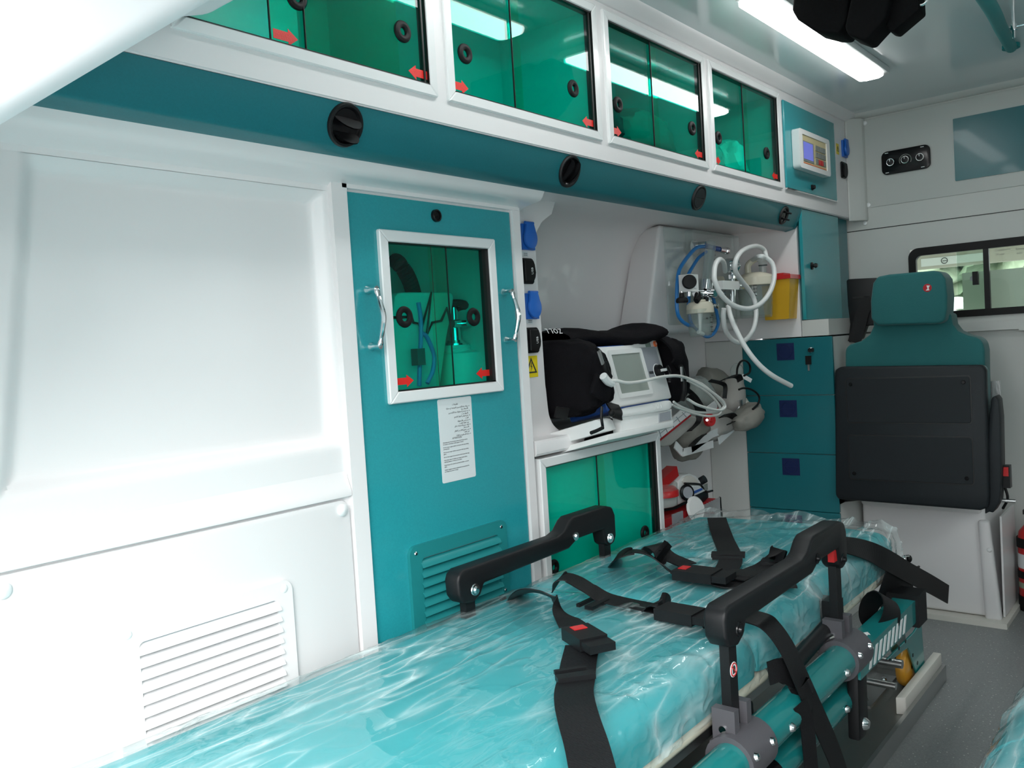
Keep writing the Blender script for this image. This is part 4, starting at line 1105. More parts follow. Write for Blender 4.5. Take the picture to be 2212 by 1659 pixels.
t = thing('oxygen_flowmeter', 'chrome oxygen flowmeter with clear tube and humidifier bottle', 'flowmeter', (2.50, 1.27, 1.02))
fT, fBt = at(1536, 521, Y=1.262), at(1527, 612, Y=1.262)
dv = (fT - fBt).normalized(); Lf = (fT - fBt).length
obj('gauge_tube', MB().lathe([(0.017, 0), (0.017, Lf - 0.012), (0.014, Lf - 0.003), (0.0001, Lf)], fBt, dv, 20), 'clear_tube', t)
obj('inner_tube', MB().lathe([(0.0065, 0.0), (0.0075, Lf - 0.014), (0.0001, Lf - 0.012)], fBt, dv, 14), 'clear_jar', t)
for i in range(7):
    p = fBt + dv * (Lf * (0.25 + 0.1 * i)) + V((0.004, -0.0175, 0))
    obj('scale_mark', MB().box(p.x - 0.004, p.x + 0.004, p.y - 0.0003, p.y, p.z - 0.0008, p.z + 0.0008), 'ink', t)
cB = fBt + V((0, 0, -0.004))
b = MB().cyl(cB + dv * 0.012, cB - dv * 0.020, 0.0205, 0.0185, 22); b.cyl(cB - V((0.0, 0, 0.018)), cB - V((0, 0, 0.055)), 0.0125, 0.009, 16)
b.cyl(cB + V((-0.075, 0.004, -0.028)), cB + V((0.10, -0.004, -0.026)), 0.011, 0.011, 16); b.cyl(cB + V((0, 0.0, -0.028)), cB + V((-0.004, -0.03, -0.030)), 0.013, 0.012, 16)
b.lathe([(0.0001, 0), (0.010, -0.002), (0.014, -0.012), (0.012, -0.024), (0.006, -0.032)], cB + V((-0.012, -0.006, -0.040)), (0, 0, 1), 16)
obj('valve_body', b, 'chrome', t)
b = MB()
for i in range(12):
    a = 2 * PI * i / 12
    b.box(-0.003, 0.003, 0.012, 0.0165, -0.013, 0.013, 0.001, 1, Matrix.Translation(cB + V((0.062, -0.003, -0.027))) @ Matrix.Rotation(PI / 2, 4, 'Y') @ Matrix.Rotation(a, 4, 'Z'))
b.cyl(cB + V((0.046, -0.003, -0.027)), cB + V((0.078, -0.003, -0.027)), 0.0145, seg=20)
obj('flow_knob', b, 'steel', t)
hc = at(1512, 690, Y=1.262); hz0 = at(1507, 728, Y=1.262).z; hz1 = at(1516, 668, Y=1.262).z
bt = obj('humidifier_bottle', MB().lathe([(0.0001, 0), (0.032, 0.0), (0.035, 0.005), (0.041, hz1 - hz0), (0.039, hz1 - hz0), (0.033, 0.006), (0.0001, 0.004)], (hc.x, 1.262, hz0), seg=32), 'clear_jar', t)
for i, w_ in enumerate((0.020, 0.012, 0.014, 0.010)):
    zz = hz0 + (hz1 - hz0) * (0.66 - 0.17 * i)
    obj('fill_mark', MB().box(hc.x - w_ / 2, hc.x + w_ / 2, 1.262 - 0.0405, 1.262 - 0.0385, zz, zz + 0.0022), 'ink', bt)
text('lettering', 'MAX', 0.007, (hc.x - 0.030, 1.262 - 0.036, hz0 + (hz1 - hz0) * 0.62), 'y', 'ink', bt)
text('lettering', 'MAX', 0.007, (hc.x - 0.002, 1.262 - 0.0405, hz0 + (hz1 - hz0) * 0.72), 'y', 'ink', bt)
obj('dip_tube', MB().tube([(hc.x + 0.004, 1.262, hz1), (hc.x - 0.004, 1.262, hz0 + 0.018)], 0.006, 10, 2, rfun=lambda q: 0.009 - 0.004 * q), 'white_hose', bt)
obj('diffuser', MB().cyl((hc.x - 0.018, 1.26, hz0 + 0.016), (hc.x + 0.012, 1.26, hz0 + 0.008), 0.0065), 'white_plastic', bt)
obj('bottle_lid', MB().lathe([(0.0001, 0.030), (0.018, 0.030), (0.020, 0.024), (0.034, 0.022), (0.041, 0.014), (0.043, 0.0), (0.043, -0.012), (0.040, -0.014)], (hc.x + 0.004, 1.262, hz1), seg=32), 'cream', t)
b = MB().cyl((hc.x - 0.022, 1.26, hz1 + 0.028), (hc.x - 0.005, 1.262, hz1 + 0.052), 0.009); b.cyl((hc.x + 0.022, 1.25, hz1 + 0.02), (hc.x + 0.028, 1.25, hz1 + 0.036), 0.008); b.cyl((hc.x - 0.040, 1.25, hz1 + 0.024), (hc.x - 0.018, 1.25, hz1 + 0.036), 0.008)
obj('union_nut', b, 'black_rubber', t)
obj('outlet_nozzle', MB().tube([(hc.x + 0.030, 1.235, hz1 + 0.008), (hc.x + 0.048, 1.232, hz1 + 0.010), (hc.x + 0.062, 1.232, hz1 + 0.002)], 0.0055, 10, 4), 'chrome', t)
vb = at(1486, 612, Y=1.258)
t = thing('vacuum_regulator', 'white square regulator with black knob left of the flowmeter', 'regulator', (vb.x, 1.258, vb.z - 0.05))
obj('body', MB().box(vb.x - 0.026, vb.x + 0.030, 1.238, 1.275, vb.z - 0.027, vb.z + 0.026, 0.002, 1), 'white_plastic', t)
b = MB().lathe([(0.0001, 0.014), (0.019, 0.013), (0.022, 0.006), (0.022, 0)], (vb.x - 0.026, 1.240, vb.z + 0.002), (-1, -0.75, 0), 24)
obj('knob', b, 'black_rubber', t)
obj('knob_plate', MB().box(vb.x - 0.018, vb.x + 0.014, 1.2355, 1.2382, vb.z - 0.016, vb.z + 0.019), 'paper', t)
p2 = at(1473, 640, Y=1.25)
obj('stem', MB().cyl((p2.x, 1.25, vb.z - 0.026), (p2.x, 1.25, p2.z), 0.004, seg=10), 'steel', t)
obj('star_knob', MB().lathe([(0.0001, 0), (0.018, 0), (0.020, 0.006), (0.017, 0.014), (0.009, 0.018), (0.007, 0.030), (0.0001, 0.031)], (p2.x, 1.25, p2.z - 0.020), (0, 0, 1), 8), 'black_rubber', t)
p3 = at(1488, 633, Y=1.25); obj('fitting', MB().cyl(p3 + V((0, 0, 0.010)), p3 - V((0, 0, 0.010)), 0.006), 'chrome', t)
tag(obj('blue_hose', MB().tube([at(x, y, Y=1.29) for x, y in ((1522, 532), (1505, 535), (1487, 553), (1470, 578), (1464, 600), (1462, 640), (1463, 672), (1470, 690), (1484, 701), (1496, 704))], 0.0062, 10, 8), 'blue_hose', None, 60), 'blue gas hose bowing out furthest from the flowmeter', 'hose', 'blue gas hoses')
tag(obj('blue_hose', MB().tube([at(x, y, Y=1.30) for x, y in ((1526, 544), (1510, 556), (1497, 575), (1487, 593), (1484, 606))], 0.0056, 10, 8), 'blue_hose', None, 60), 'short blue hose running down into the white regulator', 'hose', 'blue gas hoses')
tag(obj('blue_hose', MB().tube([at(x, y, Y=1.30) for x, y in ((1488, 640), (1488, 668), (1492, 695), (1505, 712), (1525, 727), (1540, 722), (1549, 708), (1551, 690), (1540, 640))], 0.0056, 10, 8), 'blue_hose', None, 60), 'blue hose looping below the humidifier bottle', 'hose', 'blue gas hoses')
cj = at(1553, 690, Y=1.31)
t = thing('flow_bottle', 'narrow clear bottle standing behind the humidifier', 'bottle', (cj.x, 1.31, 1.07))
obj('glass', MB().lathe([(0.0001, 0), (0.020, 0), (0.026, 0.01), (0.026, 0.12), (0.022, 0.13), (0.018, 0.13), (0.022, 0.118), (0.022, 0.012), (0.0001, 0.006)], (cj.x, 1.31, 1.066), seg=24), 'clear_jar', t)
obj('bottle_cap', MB().lathe([(0.0001, 0.03), (0.022, 0.028), (0.026, 0.02), (0.026, 0.0)], (cj.x, 1.31, 1.19), seg=24), 'cream', t)
# suction regulator with gauge
sg = at(1580, 617, Y=1.235)
t = thing('suction_regulator', 'chrome suction regulator with round gauge and yellow tipped end', 'regulator', (sg.x, 1.235, sg.z - 0.05))
b = MB().box(sg.x - 0.09, sg.x + 0.03, 1.222, 1.245, sg.z - 0.014, sg.z + 0.014, 0.003); 
obj('manifold', b, 'white_plastic', t)
b = MB().cyl((sg.x + 0.03, 1.232, sg.z), (sg.x + 0.066, 1.228, sg.z + 0.001), 0.0145); b.cyl((sg.x, 1.232, sg.z - 0.01), (sg.x - 0.006, 1.232, sg.z - 0.055), 0.010); b.cyl((sg.x + 0.002, 1.232, sg.z + 0.012), (sg.x + 0.006, 1.232, sg.z + 0.04), 0.007)
b.box(sg.x - 0.005, sg.x + 0.014, 1.225, 1.241, sg.z + 0.022, sg.z + 0.036, 0.001, 1)
obj('fittings', b, 'chrome', t)
obj('yellow_tip', MB().cyl((sg.x + 0.066, 1.228, sg.z + 0.001), (sg.x + 0.074, 1.227, sg.z + 0.001), 0.013), 'yellow_label', t)
g = at(1581, 574, Y=1.232)
obj('gauge', MB().lathe([(0.0001, 0), (0.023, 0), (0.024, 0.004), (0.024, 0.036), (0.022, 0.040), (0.0215, 0.037), (0.0001, 0.037)], g + V((-0.018, 0.012, 0)), (0.85, -0.5, 0.0), 28), 'chrome', t)
# suction jar
jc = at(1632, 640, X=2.80); jz0 = at(1640, 686, X=2.80).z; jz1 = at(1634, 606, X=2.80).z
t = thing('suction_jar', 'clear ribbed suction jar with cream lid beside the yellow bin', 'jar', (2.80, jc.y, jz0))
jh = jz1 - jz0
b = MB().lathe([(0.0001, 0), (0.050, 0), (0.054, 0.006), (0.060, jh), (0.057, jh), (0.051, 0.008), (0.0001, 0.005)], (2.80, jc.y, jz0), seg=36)
jb = obj('jar_body', b, 'clear_jar', t)
for i in range(9):
    zz = jz0 + jh * (0.12 + 0.09 * i)
    obj('scale_mark', MB().box(2.80 - 0.0565 + 0.0, 2.80 - 0.054, jc.y - 0.030, jc.y - (0.018 if i % 2 else 0.012), zz, zz + 0.002), 'ink', jb)
obj('jar_lid', MB().lathe([(0.0001, 0.028), (0.030, 0.027), (0.056, 0.018), (0.065, 0.010), (0.066, -0.016), (0.062, -0.018)], (2.80, jc.y, jz1), seg=36), 'cream', t)
p = at(1616, 584, X=2.79)
obj('elbow', MB().tube([p + V((0, 0, -0.012)), p + V((0, 0, 0.014)), p + V((0.005, -0.008, 0.026)), p + V((0.012, -0.022, 0.036))], 0.0105, 10, 5), 'cream', t)
p = at(1648, 577, X=2.80)
obj('filter_stub', MB().lathe([(0.012, -0.01), (0.012, 0.010), (0.014, 0.010), (0.014, 0.026), (0.018, 0.028), (0.016, 0.036), (0.0001, 0.038)], p + V((0, 0, -0.008)), seg=18), 'clear_jar', t)
obj('filter_band', MB().torus(p + V((0, 0, 0.006)), (0, 0, 1), 0.0142, 0.0014, 18, 6), 'ink', t)
# hoses: measured in the picture, hanging about 1.13 m off
def zp(x, y): return (1400 + x * 0.22305, 470 + y * 0.22305)
H1 = [(745, 520), (735, 450), (712, 412), (682, 410), (652, 455), (640, 530), (645, 610), (690, 720), (765, 808), (870, 868), (990, 880), (1100, 825), (1185, 710), (1222, 570), (1205, 450), (1140, 388), (1075, 378), (1015, 408)]
Y1 = [1.20, 1.18, 1.165, 1.155, 1.15, 1.145, 1.14, 1.135, 1.13, 1.12, 1.11, 1.105, 1.10, 1.105, 1.115, 1.13, 1.145, 1.16]
pts = [at(*zp(x, y), Y=yy) for (x, y), yy in zip(H1, Y1)]
pts[-1] = at(*zp(1015, 408), X=2.79)
tag(obj('suction_hose', MB().tube(pts, 0.0078, 10, 7), 'white_hose', None, 60), 'white suction hose coiled in a big loop from the jar lid', 'hose', 'white suction hoses')
H2 = [(1145, 385), (1120, 310), (1050, 276), (960, 295), (885, 350), (845, 430), (850, 530), (920, 630), (990, 720), (1035, 820), (1045, 960), (1015, 1090), (950, 1180), (875, 1210), (800, 1170), (745, 1080), (728, 960), (735, 880)]
pts = [at(*zp(x, y), Y=1.165 + 0.01 * math.sin(i)) for i, (x, y) in enumerate(H2)]
tag(obj('suction_hose', MB().tube(pts, 0.0078, 10, 7), 'white_hose', None, 60), 'white suction hose hanging in a narrow loop below the jar', 'hose', 'white suction hoses')
H3 = [(775, 860), (800, 960), (845, 1070), (910, 1200), (990, 1325), (1090, 1440), (1210, 1535), (1385, 1630)]
pts = [at(*zp(x, y), Y=1.175 - 0.020 * i) for i, (x, y) in enumerate(H3)]
tag(obj('suction_hose', MB().tube(pts, 0.0078, 10, 7), 'white_hose', None, 60), 'white suction hose with its free end hanging before the drawers', 'hose', 'white suction hoses')
# sharps bin
c0, c1 = at(1652, 605, X=2.91), at(1714, 600, X=2.91); zb_ = at(1685, 690, X=2.91).z; zt_ = (c0.z + c1.z) / 2
t = thing('sharps_bin', 'yellow plastic sharps bin with red lid on the niche end wall', 'bin', (2.915, (c0.y + c1.y) / 2, zb_))
yA, yB = min(c0.y, c1.y), max(c0.y, c1.y)
b = MB()
vv = [(2.888, yA + 0.014, zb_), (2.888, yB - 0.004, zb_), (2.958, yB - 0.004, zb_), (2.958, yA + 0.014, zb_), (2.876, yA, zt_), (2.876, yB, zt_), (2.958, yB, zt_), (2.958, yA, zt_)]
vs, fs = b._add(vv, [(3, 2, 1, 0), (4, 5, 6, 7), (0, 1, 5, 4), (1, 2, 6, 5), (2, 3, 7, 6), (3, 0, 4, 7)])
b._bevel(fs, 0.007, 3)
obj('bin_body', b, 'yellow_bin', t)
b = MB().box(2.868, 2.960, yA - 0.006, yB + 0.006, zt_ - 0.004, zt_ + 0.010, 0.004); b.box(2.885, 2.945, yA + 0.025, yB - 0.010, zt_ + 0.008, zt_ + 0.018, 0.004)
obj('bin_lid', b, 'red_plastic', t)

# ================================================================== WALL CUPBOARD and DRAWERS
t = thing('wall_cupboard', 'tall teal corner cupboard below the control screen locker', 'cupboard', (3.15, 1.2, 1.055))
obj('body', MB().box(2.9765, 3.46, 1.120, 1.45, 1.056, 1.4395), 'teal_dark', t)
dd = obj('door', MB().prism(rr(2.958, 3.328, 1.056, 1.4395, 0.003), 'y', 1.108, 1.1195, 0.001, 1), 'teal_gloss', t)
p = at(1758, 574, Y=1.10)
obj('lock', MB().lathe([(0.0001, 0.020), (0.007, 0.020), (0.009, 0.012), (0.006, 0.010), (0.006, 0.004), (0.013, 0.004), (0.013, 0)], (p.x, 1.108, p.z), (0, -1, 0), 18), 'black_plastic', dd)
t = thing('drawer_unit', 'teal drawer unit with dark blue square pulls next to the folding seat', 'drawers', (3.1, 1.18, 0.0))
b = MB(); b.box(2.968, 3.46, 1.026, 1.498, 0.0, 0.992)
obj('body', b, 'front_white', t, 0)
obj('side_post', MB().box(2.960, 2.985, 1.352, 1.498, 0.0, 0.996, 0.004), 'front_white', t)
zs = [0.995, 0.7925, 0.585, 0.382, 0.178]
for i in range(4):
    d_ = obj('drawer', MB().prism(rr(1.0225, 1.349, zs[i + 1] + 0.001, zs[i] - 0.001, 0.004), 'x', 2.9545, 2.968, 0.0015, 1), 'teal_dark', t)
    zc = zs[i] - 0.047
    pl = obj('pull_plate', MB().box(2.9525, 2.9545, 1.155, 1.218, zc - 0.030, zc + 0.030, 0.001, 1), 'navy', d_)
    obj('pull_ring', MB().torus((2.9525, 1.1865, zc), (1, 0, 0), 0.023, 0.0015, 28, 6), 'navy', pl)
    obj('pull_bar', MB().box(2.9512, 2.9525, 1.165, 1.208, zc - 0.0012, zc + 0.0012), 'navy', pl)
    if i == 0:
        k_ = obj('key_lock', MB().lathe([(0.0001, 0.006), (0.007, 0.006), (0.010, 0.003), (0.011, 0)], (2.9545, 1.098, 0.950), (-1, 0, 0), 20), 'chrome', d_)
        obj('key', MB().box(2.9380, 2.9490, 1.083, 1.100, 0.944, 0.956, 0.002), 'black_plastic', k_)
        obj('spare_key', MB().box(2.9485, 2.9515, 1.095, 1.115, 0.900, 0.930, 0.004), 'black_rubber', k_)
        obj('spare_key_blade', MB().box(2.9490, 2.9505, 1.102, 1.108, 0.878, 0.902), 'steel', k_)
obj('bottom_drawer', MB().prism(rr(1.0225, 1.349, 0.01, 0.176, 0.004), 'x', 2.9545, 2.968, 0.0015, 1), 'teal_dark', t)

# ================================================================== VENTILATOR ON THE BAY WALL
def vp_(x, y, Y): return at(1380 + x * 0.15674, 760 + y * 0.15674, Y=Y)
t = thing('ventilator', 'portable ventilator kit in khaki pouches strapped on the bay wall', 'ventilator', vp_(700, 1330, 1.36))
def vq(pts, Y): return [(p.x, p.z) for p in (vp_(x, y, Y) for x, y in pts)]
obj('device', MB().prism(vq(((250, 1262), (720, 880), (800, 895), (800, 960), (740, 1040), (450, 1290), (340, 1312), (270, 1295)), 1.25), 'y', 1.25, 1.38, 0.010, 3), 'bag_grey', t)
st = obj('reflective_strip', MB().prism(vq(((222, 1130), (620, 785), (700, 800), (716, 862), (243, 1240)), 1.244), 'y', 1.244, 1.252, 0.001, 1), 'reflective', t)
obj('red_line', MB().prism(vq(((243, 1243), (716, 866), (722, 884), (250, 1266)), 1.2435), 'y', 1.2435, 1.25), 'red_fabric', t)
for i in range(5):
    f_ = (i + 0.7) / 5.4
    q_ = vq(((222 + 430 * f_, 1130 - 340 * f_), (228 + 430 * f_, 1128 - 340 * f_), (252 + 480 * f_, 1236 - 376 * f_), (245 + 480 * f_, 1238 - 376 * f_)), 1.2432)
    obj('strip_seam', MB().prism(q_, 'y', 1.2432, 1.2442), 'mid_grey', st)
obj('strip_seam', MB().prism(vq(((228, 1180), (660, 815), (664, 819), (231, 1186)), 1.2432), 'y', 1.2432, 1.2442), 'mid_grey', st)
obj('clear_pouch', MB().lump(vp_(830, 640, 1.36), (0.085, 0.05, 0.060), 0.12, 1.5, 3, 4, Matrix.Rotation(0.6, 3, 'Y'), 0.4), 'bag_film', t, 60)
obj('inner_pack', MB().lump(vp_(830, 640, 1.385), (0.070, 0.035, 0.045), 0.15, 1.5, 4, 3, Matrix.Rotation(0.6, 3, 'Y'), 0.4), 'khaki', t, 60)
obj('white_card', MB().box(-0.04, 0.04, -0.001, 0.001, -0.014, 0.014, 0, 1, Matrix.Translation(vp_(1000, 770, 1.29)) @ Matrix.Rotation(-0.25, 4, 'Y')), 'print_white', t)
obj('red_card_edge', MB().box(-0.045, 0.045, -0.001, 0.001, -0.004, 0.003, 0, 1, Matrix.Translation(vp_(1010, 845, 1.288)) @ Matrix.Rotation(-0.25, 4, 'Y')), 'red_fabric', t)
obj('top_pouch', MB().lump(vp_(1030, 470, 1.40), (0.085, 0.05, 0.060), 0.12, 1.7, 5, 4, Matrix.Rotation(0.35, 3, 'Y'), 0.35), 'khaki', t, 60)
obj('padded_roll', MB().tube([vp_(1280, 400, 1.35), vp_(1290, 600, 1.33), vp_(1275, 850, 1.31)], 0.04, 14, 8, rfun=lambda q: 0.040 * (1 - (2 * q - 1) ** 6) + 0.006), 'bag_grey', t, 60)
obj('breathing_bag', MB().lump(vp_(1050, 1010, 1.30), (0.105, 0.05, 0.048), 0.10, 1.5, 7, 4, Matrix.Rotation(-0.15, 3, 'Y'), 0.2), 'bag_grey', t, 60)
obj('lower_pouch', MB().lump(vp_(700, 1190, 1.32), (0.085, 0.05, 0.055), 0.14, 1.7, 8, 4, Matrix.Rotation(-0.5, 3, 'Y'), 0.35), 'khaki', t, 60)
obj('boot_pouch', MB().lump(vp_(1500, 900, 1.23), (0.085, 0.045, 0.036), 0.14, 1.6, 9, 4, Matrix.Rotation(-0.25, 3, 'Y'), 0.2), 'khaki', t, 60)
obj('corrugated_tube', MB().tube([vp_(1360, 640, 1.33), vp_(1430, 690, 1.31), vp_(1480, 790, 1.30)], 0.02, 12, 24, rfun=lambda q: 0.019 + 0.002 * math.sin(q * 130)), 'ivory', t, 60)
obj('metal_flask', MB().tube([vp_(1370, 660, 1.29), vp_(1380, 760, 1.29), vp_(1370, 830, 1.29)], 0.014, 12, 4), 'steel', t)
for pts, w_ in (([(690, 600), (790, 720), (830, 860), (800, 980), (690, 1090)], 0.020), ([(660, 510), (780, 620), (870, 760), (910, 860)], 0.014), ([(980, 395), (1130, 430), (1190, 480), (1180, 640)], 0.014), ([(1150, 390), (1270, 345), (1370, 340), (1400, 400)], 0.022), ([(1140, 890), (1250, 870), (1310, 900), (1300, 960), (1230, 1000)], 0.024), ([(720, 1300), (830, 1190), (900, 1140)], 0.020)):
    obj('strap', MB().ribbon([vp_(x, y, 1.245) for x, y in pts], (0.6, -0.6, 0.3), w_, 0.003), 'webbing', t, 60)
obj('red_knob', MB().lathe([(0.0001, 0.014), (0.006, 0.015), (0.009, 0.012), (0.019, 0.012), (0.021, 0.008), (0.021, 0)], vp_(960, 940, 1.25), (-0.4, -1, 0.1), 24), 'red_plastic', t)
obj('knob_pin', MB().cyl(vp_(945, 940, 1.239), vp_(940, 940, 1.230), 0.004), 'chrome', t)
b = MB()
for q in (([720, 1340], [1010, 1130]), ([1010, 1130], [1340, 1010]), ([600, 1390], [500, 1280]), ([600, 1390], [1020, 1270]), ([1100, 1230], [1340, 1010])):
    a_, c_ = vp_(*q[0], 1.26), vp_(*q[1], 1.26)
    b.ribbon([a_, c_], (0, 0, 1), 0.024, 0.004, 2)
obj('cradle_rails', b, 'alu_white', t)
tag(obj('black_cable', MB().tube([vp_(x, y, 1.20) for x, y in ((1350, 330), (1360, 220), (1400, 140), (1460, 120), (1515, 160), (1535, 230), (1520, 290), (1450, 330))], 0.0035, 8, 7), 'black_rubber', None, 60), 'thin black cable looping above the ventilator pouch', 'cable', 'black cables at the ventilator')
tag(obj('black_cable', MB().tube([vp_(x, y, 1.20) for x, y in ((1380, 520), (1440, 500), (1540, 515), (1625, 570), (1660, 640), (1640, 720), (1570, 790))], 0.0035, 8, 7), 'black_rubber', None, 60), 'thin black cable arching out over the khaki boot shaped pouch', 'cable', 'black cables at the ventilator')
t = thing('clear_mask', 'small clear breathing mask tied on top of the ventilator', 'mask', vp_(1350, 320, 1.26))
obj('dome', MB().lump(vp_(1350, 270, 1.27), (0.022, 0.022, 0.026), 0.12, 1.5, 2, 3), 'clear_jar', t)
obj('strap_tail', MB().ribbon([vp_(1420, 330, 1.25), vp_(1480, 360, 1.24), vp_(1550, 400, 1.23)], (0, 0, 1), 0.014, 0.002), 'print_white', t)

# ================================================================== RED SUCTION UNIT ON THE PLINTH
def rp_(x, y, Y): return at(1380 + x * 0.13562, 980 + y * 0.13562, Y=Y)
t = thing('suction_unit', 'portable suction unit in a red bag standing in the open bay', 'suction unit', (2.33, 1.33, 0.30))
zt = rp_(700, 880, 1.262).z; xr = rp_(1290, 800, 1.262).x
obj('bag', MB().box(2.152, xr - 0.01, 1.262, 1.42, 0.301, zt - 0.01, 0.02, 3), 'red_fabric', t)
obj('bag_back', MB().box(2.30, xr, 1.32, 1.43, 0.301, rp_(1290, 700, 1.32).z, 0.012, 2), 'red_fabric', t)
obj('bag_binding', MB().tube([rp_(1290, 700, 1.30), rp_(1300, 850, 1.28), rp_(1320, 1000, 1.27)], 0.004, 8, 4), 'black_matte', t)
a_, c_ = rp_(870, 1090, 1.252), rp_(1300, 960, 1.252)
b = MB()
def foilf(u, v):
    p = a_.lerp(c_, u); hgt = 0.055 + 0.03 * u
    return p + V((0, 0.003 * math.sin(u * 75) * v, (v - 0.35) * hgt))
b.grid(foilf, 60, 6); obj('foil_band', b, 'foil', t)
q0_, q1_ = rp_(540, 970, 1.258), rp_(700, 950, 1.258)
obj('window_pocket', MB().box(q0_.x, q1_.x, 1.257, 1.262, 0.33, q0_.z), 'mid_grey', t)
def rq(pts, Y): return [(p.x, p.z) for p in (rp_(x, y, Y) for x, y in pts)]
obj('housing', MB().prism(rq(((338, 890), (345, 640), (560, 640), (625, 520), (640, 420), (700, 345), (810, 312), (915, 350), (990, 450), (1165, 545), (1172, 590), (1090, 612), (1112, 700), (1020, 790), (900, 720), (720, 780), (560, 850)), 1.285), 'y', 1.285, 1.37, 0.005, 2), 'white_plastic', t)
obj('handle_hollow', MB().prism(rq(((692, 440), (715, 385), (770, 352), (840, 350), (900, 385), (940, 440), (950, 470), (830, 485), (730, 478)), 1.281), 'y', 1.281, 1.2855, 0.002, 2), 'ivory', t)
obj('control_base', MB().prism(rq(((850, 640), (1060, 600), (1110, 620), (1115, 700), (1020, 790), (960, 772), (900, 722)), 1.276), 'y', 1.276, 1.286, 0.003, 2), 'charcoal', t)
cpn = obj('control_face', MB().prism(rq(((750, 515), (960, 505), (1065, 592), (890, 672), (840, 612)), 1.272), 'y', 1.272, 1.286, 0.002, 2), 'paper', t)
obj('display_strip', MB().prism(rq(((860, 605), (1000, 545), (1022, 575), (885, 640)), 1.2712), 'y', 1.2712, 1.2722), 'blue_trim', cpn)
obj('frame_line', MB().tube([rp_(730, 475, 1.274), rp_(960, 487, 1.274), rp_(1010, 530, 1.274), rp_(1085, 605, 1.274), rp_(1172, 590, 1.274)], 0.0035, 6, 3), 'black_plastic', t)
obj('frame_line', MB().tube([rp_(800, 555, 1.274), rp_(840, 620, 1.274), rp_(905, 745, 1.274)], 0.0035, 6, 3), 'black_plastic', t)
obj('lower_seam', MB().tube([rp_(340, 905, 1.262), rp_(560, 870, 1.262), rp_(720, 790, 1.262), rp_(890, 735, 1.262)], 0.0045, 6, 5), 'black_matte', t)
obj('side_gauge', MB().lathe([(0.0001, 0.004), (0.020, 0.005), (0.025, 0.003), (0.026, 0)], rp_(765, 620, 1.268), (-0.5, -1, 0.2), 24), 'black_gloss', t)
obj('gauge_glass', MB().lathe([(0.0001, 0.006), (0.018, 0.0058)], rp_(765, 620, 1.268), (-0.5, -1, 0.2), 20), 'mid_grey', t)
obj('top_knob', MB().cyl(rp_(985, 440, 1.29), rp_(1055, 400, 1.275), 0.013), 'charcoal', t)
obj('small_screen', MB().box(-0.010, 0.010, -0.001, 0.001, -0.010, 0.010, 0, 1, Matrix.Translation(rp_(1070, 530, 1.27))), 'grey_print', t)
pd = rp_(900, 880, 1.248)
obj('round_badge', MB().lathe([(0.0001, 0.008), (0.034, 0.007), (0.039, 0.003), (0.040, 0)], pd, (-0.2, -1, 0.25), 28), 'white_plastic', t)
jx = rp_(450, 700, 1.30)
obj('jar', MB().lathe([(0.0001, 0), (0.040, 0), (0.046, 0.01), (0.048, 0.075), (0.044, 0.078)], (jx.x - 0.012, 1.31, rp_(450, 840, 1.31).z), seg=28), 'clear_jar', t)
obj('jar_lid', MB().lathe([(0.0001, 0.036), (0.010, 0.036), (0.011, 0.024), (0.042, 0.020), (0.050, 0.010), (0.051, -0.006)], (jx.x - 0.012, 1.31, rp_(450, 610, 1.31).z), seg=28), 'red_plastic', t)
obj('red_lever', MB().box(-0.055, 0.05, -0.018, 0.018, -0.016, 0.016, 0.012, 3, Matrix.Translation(rp_(420, 380, 1.31)) @ Matrix.Rotation(-0.28, 4, 'Y')), 'red_plastic', t)
obj('lever_stem', MB().cyl(rp_(380, 430, 1.31), rp_(400, 540, 1.31), 0.010), 'red_plastic', t)

# ================================================================== BULKHEAD FITTINGS
cc = at(1957, 346, X=3.483)
t = thing('climate_control', 'black climate control panel with three chrome ringed dials on bulkhead', 'control panel', (3.483, cc.y, cc.z - 0.045))
obj('bezel', MB().prism(rr(cc.y - 0.086, cc.y + 0.086, cc.z - 0.044, cc.z + 0.044, 0.020), 'x', 3.474, 3.4855, 0.003, 2), 'black_gloss', t)
for k, dy in enumerate((0.052, 0.0, -0.052)):
    d_ = obj('dial', MB().lathe([(0.0001, 0.014), (0.011, 0.013), (0.012, 0.0)], (3.474, cc.y + dy, cc.z), (-1, 0, 0), 20), 'black_plastic', t)
    obj('dial_ring', MB().torus((3.468, cc.y + dy, cc.z), (1, 0, 0), 0.0128, 0.0016, 24, 6), 'chrome', d_)
    obj('pointer', MB().box(3.4585, 3.460, cc.y + dy - 0.001, cc.y + dy + 0.001, cc.z + 0.002, cc.z + 0.010), 'print_white', d_)
obj('scale_arc', MB().tube([(3.4735, cc.y + 0.021 * math.cos(a), cc.z + 0.021 * math.sin(a)) for a in [math.radians(-30 + 240 * i / 12) for i in range(13)]], 0.0014, 6, 2), 'grey_print', t)
for dy, dz in ((0.066, 0.037), (-0.060, 0.037), (0.066, -0.037), (-0.060, -0.037)):
    obj('corner_mark', MB().box(3.4732, 3.474, cc.y + dy - 0.006, cc.y + dy + 0.006, cc.z + dz - 0.0012, cc.z + dz + 0.0012), 'print_white', t)

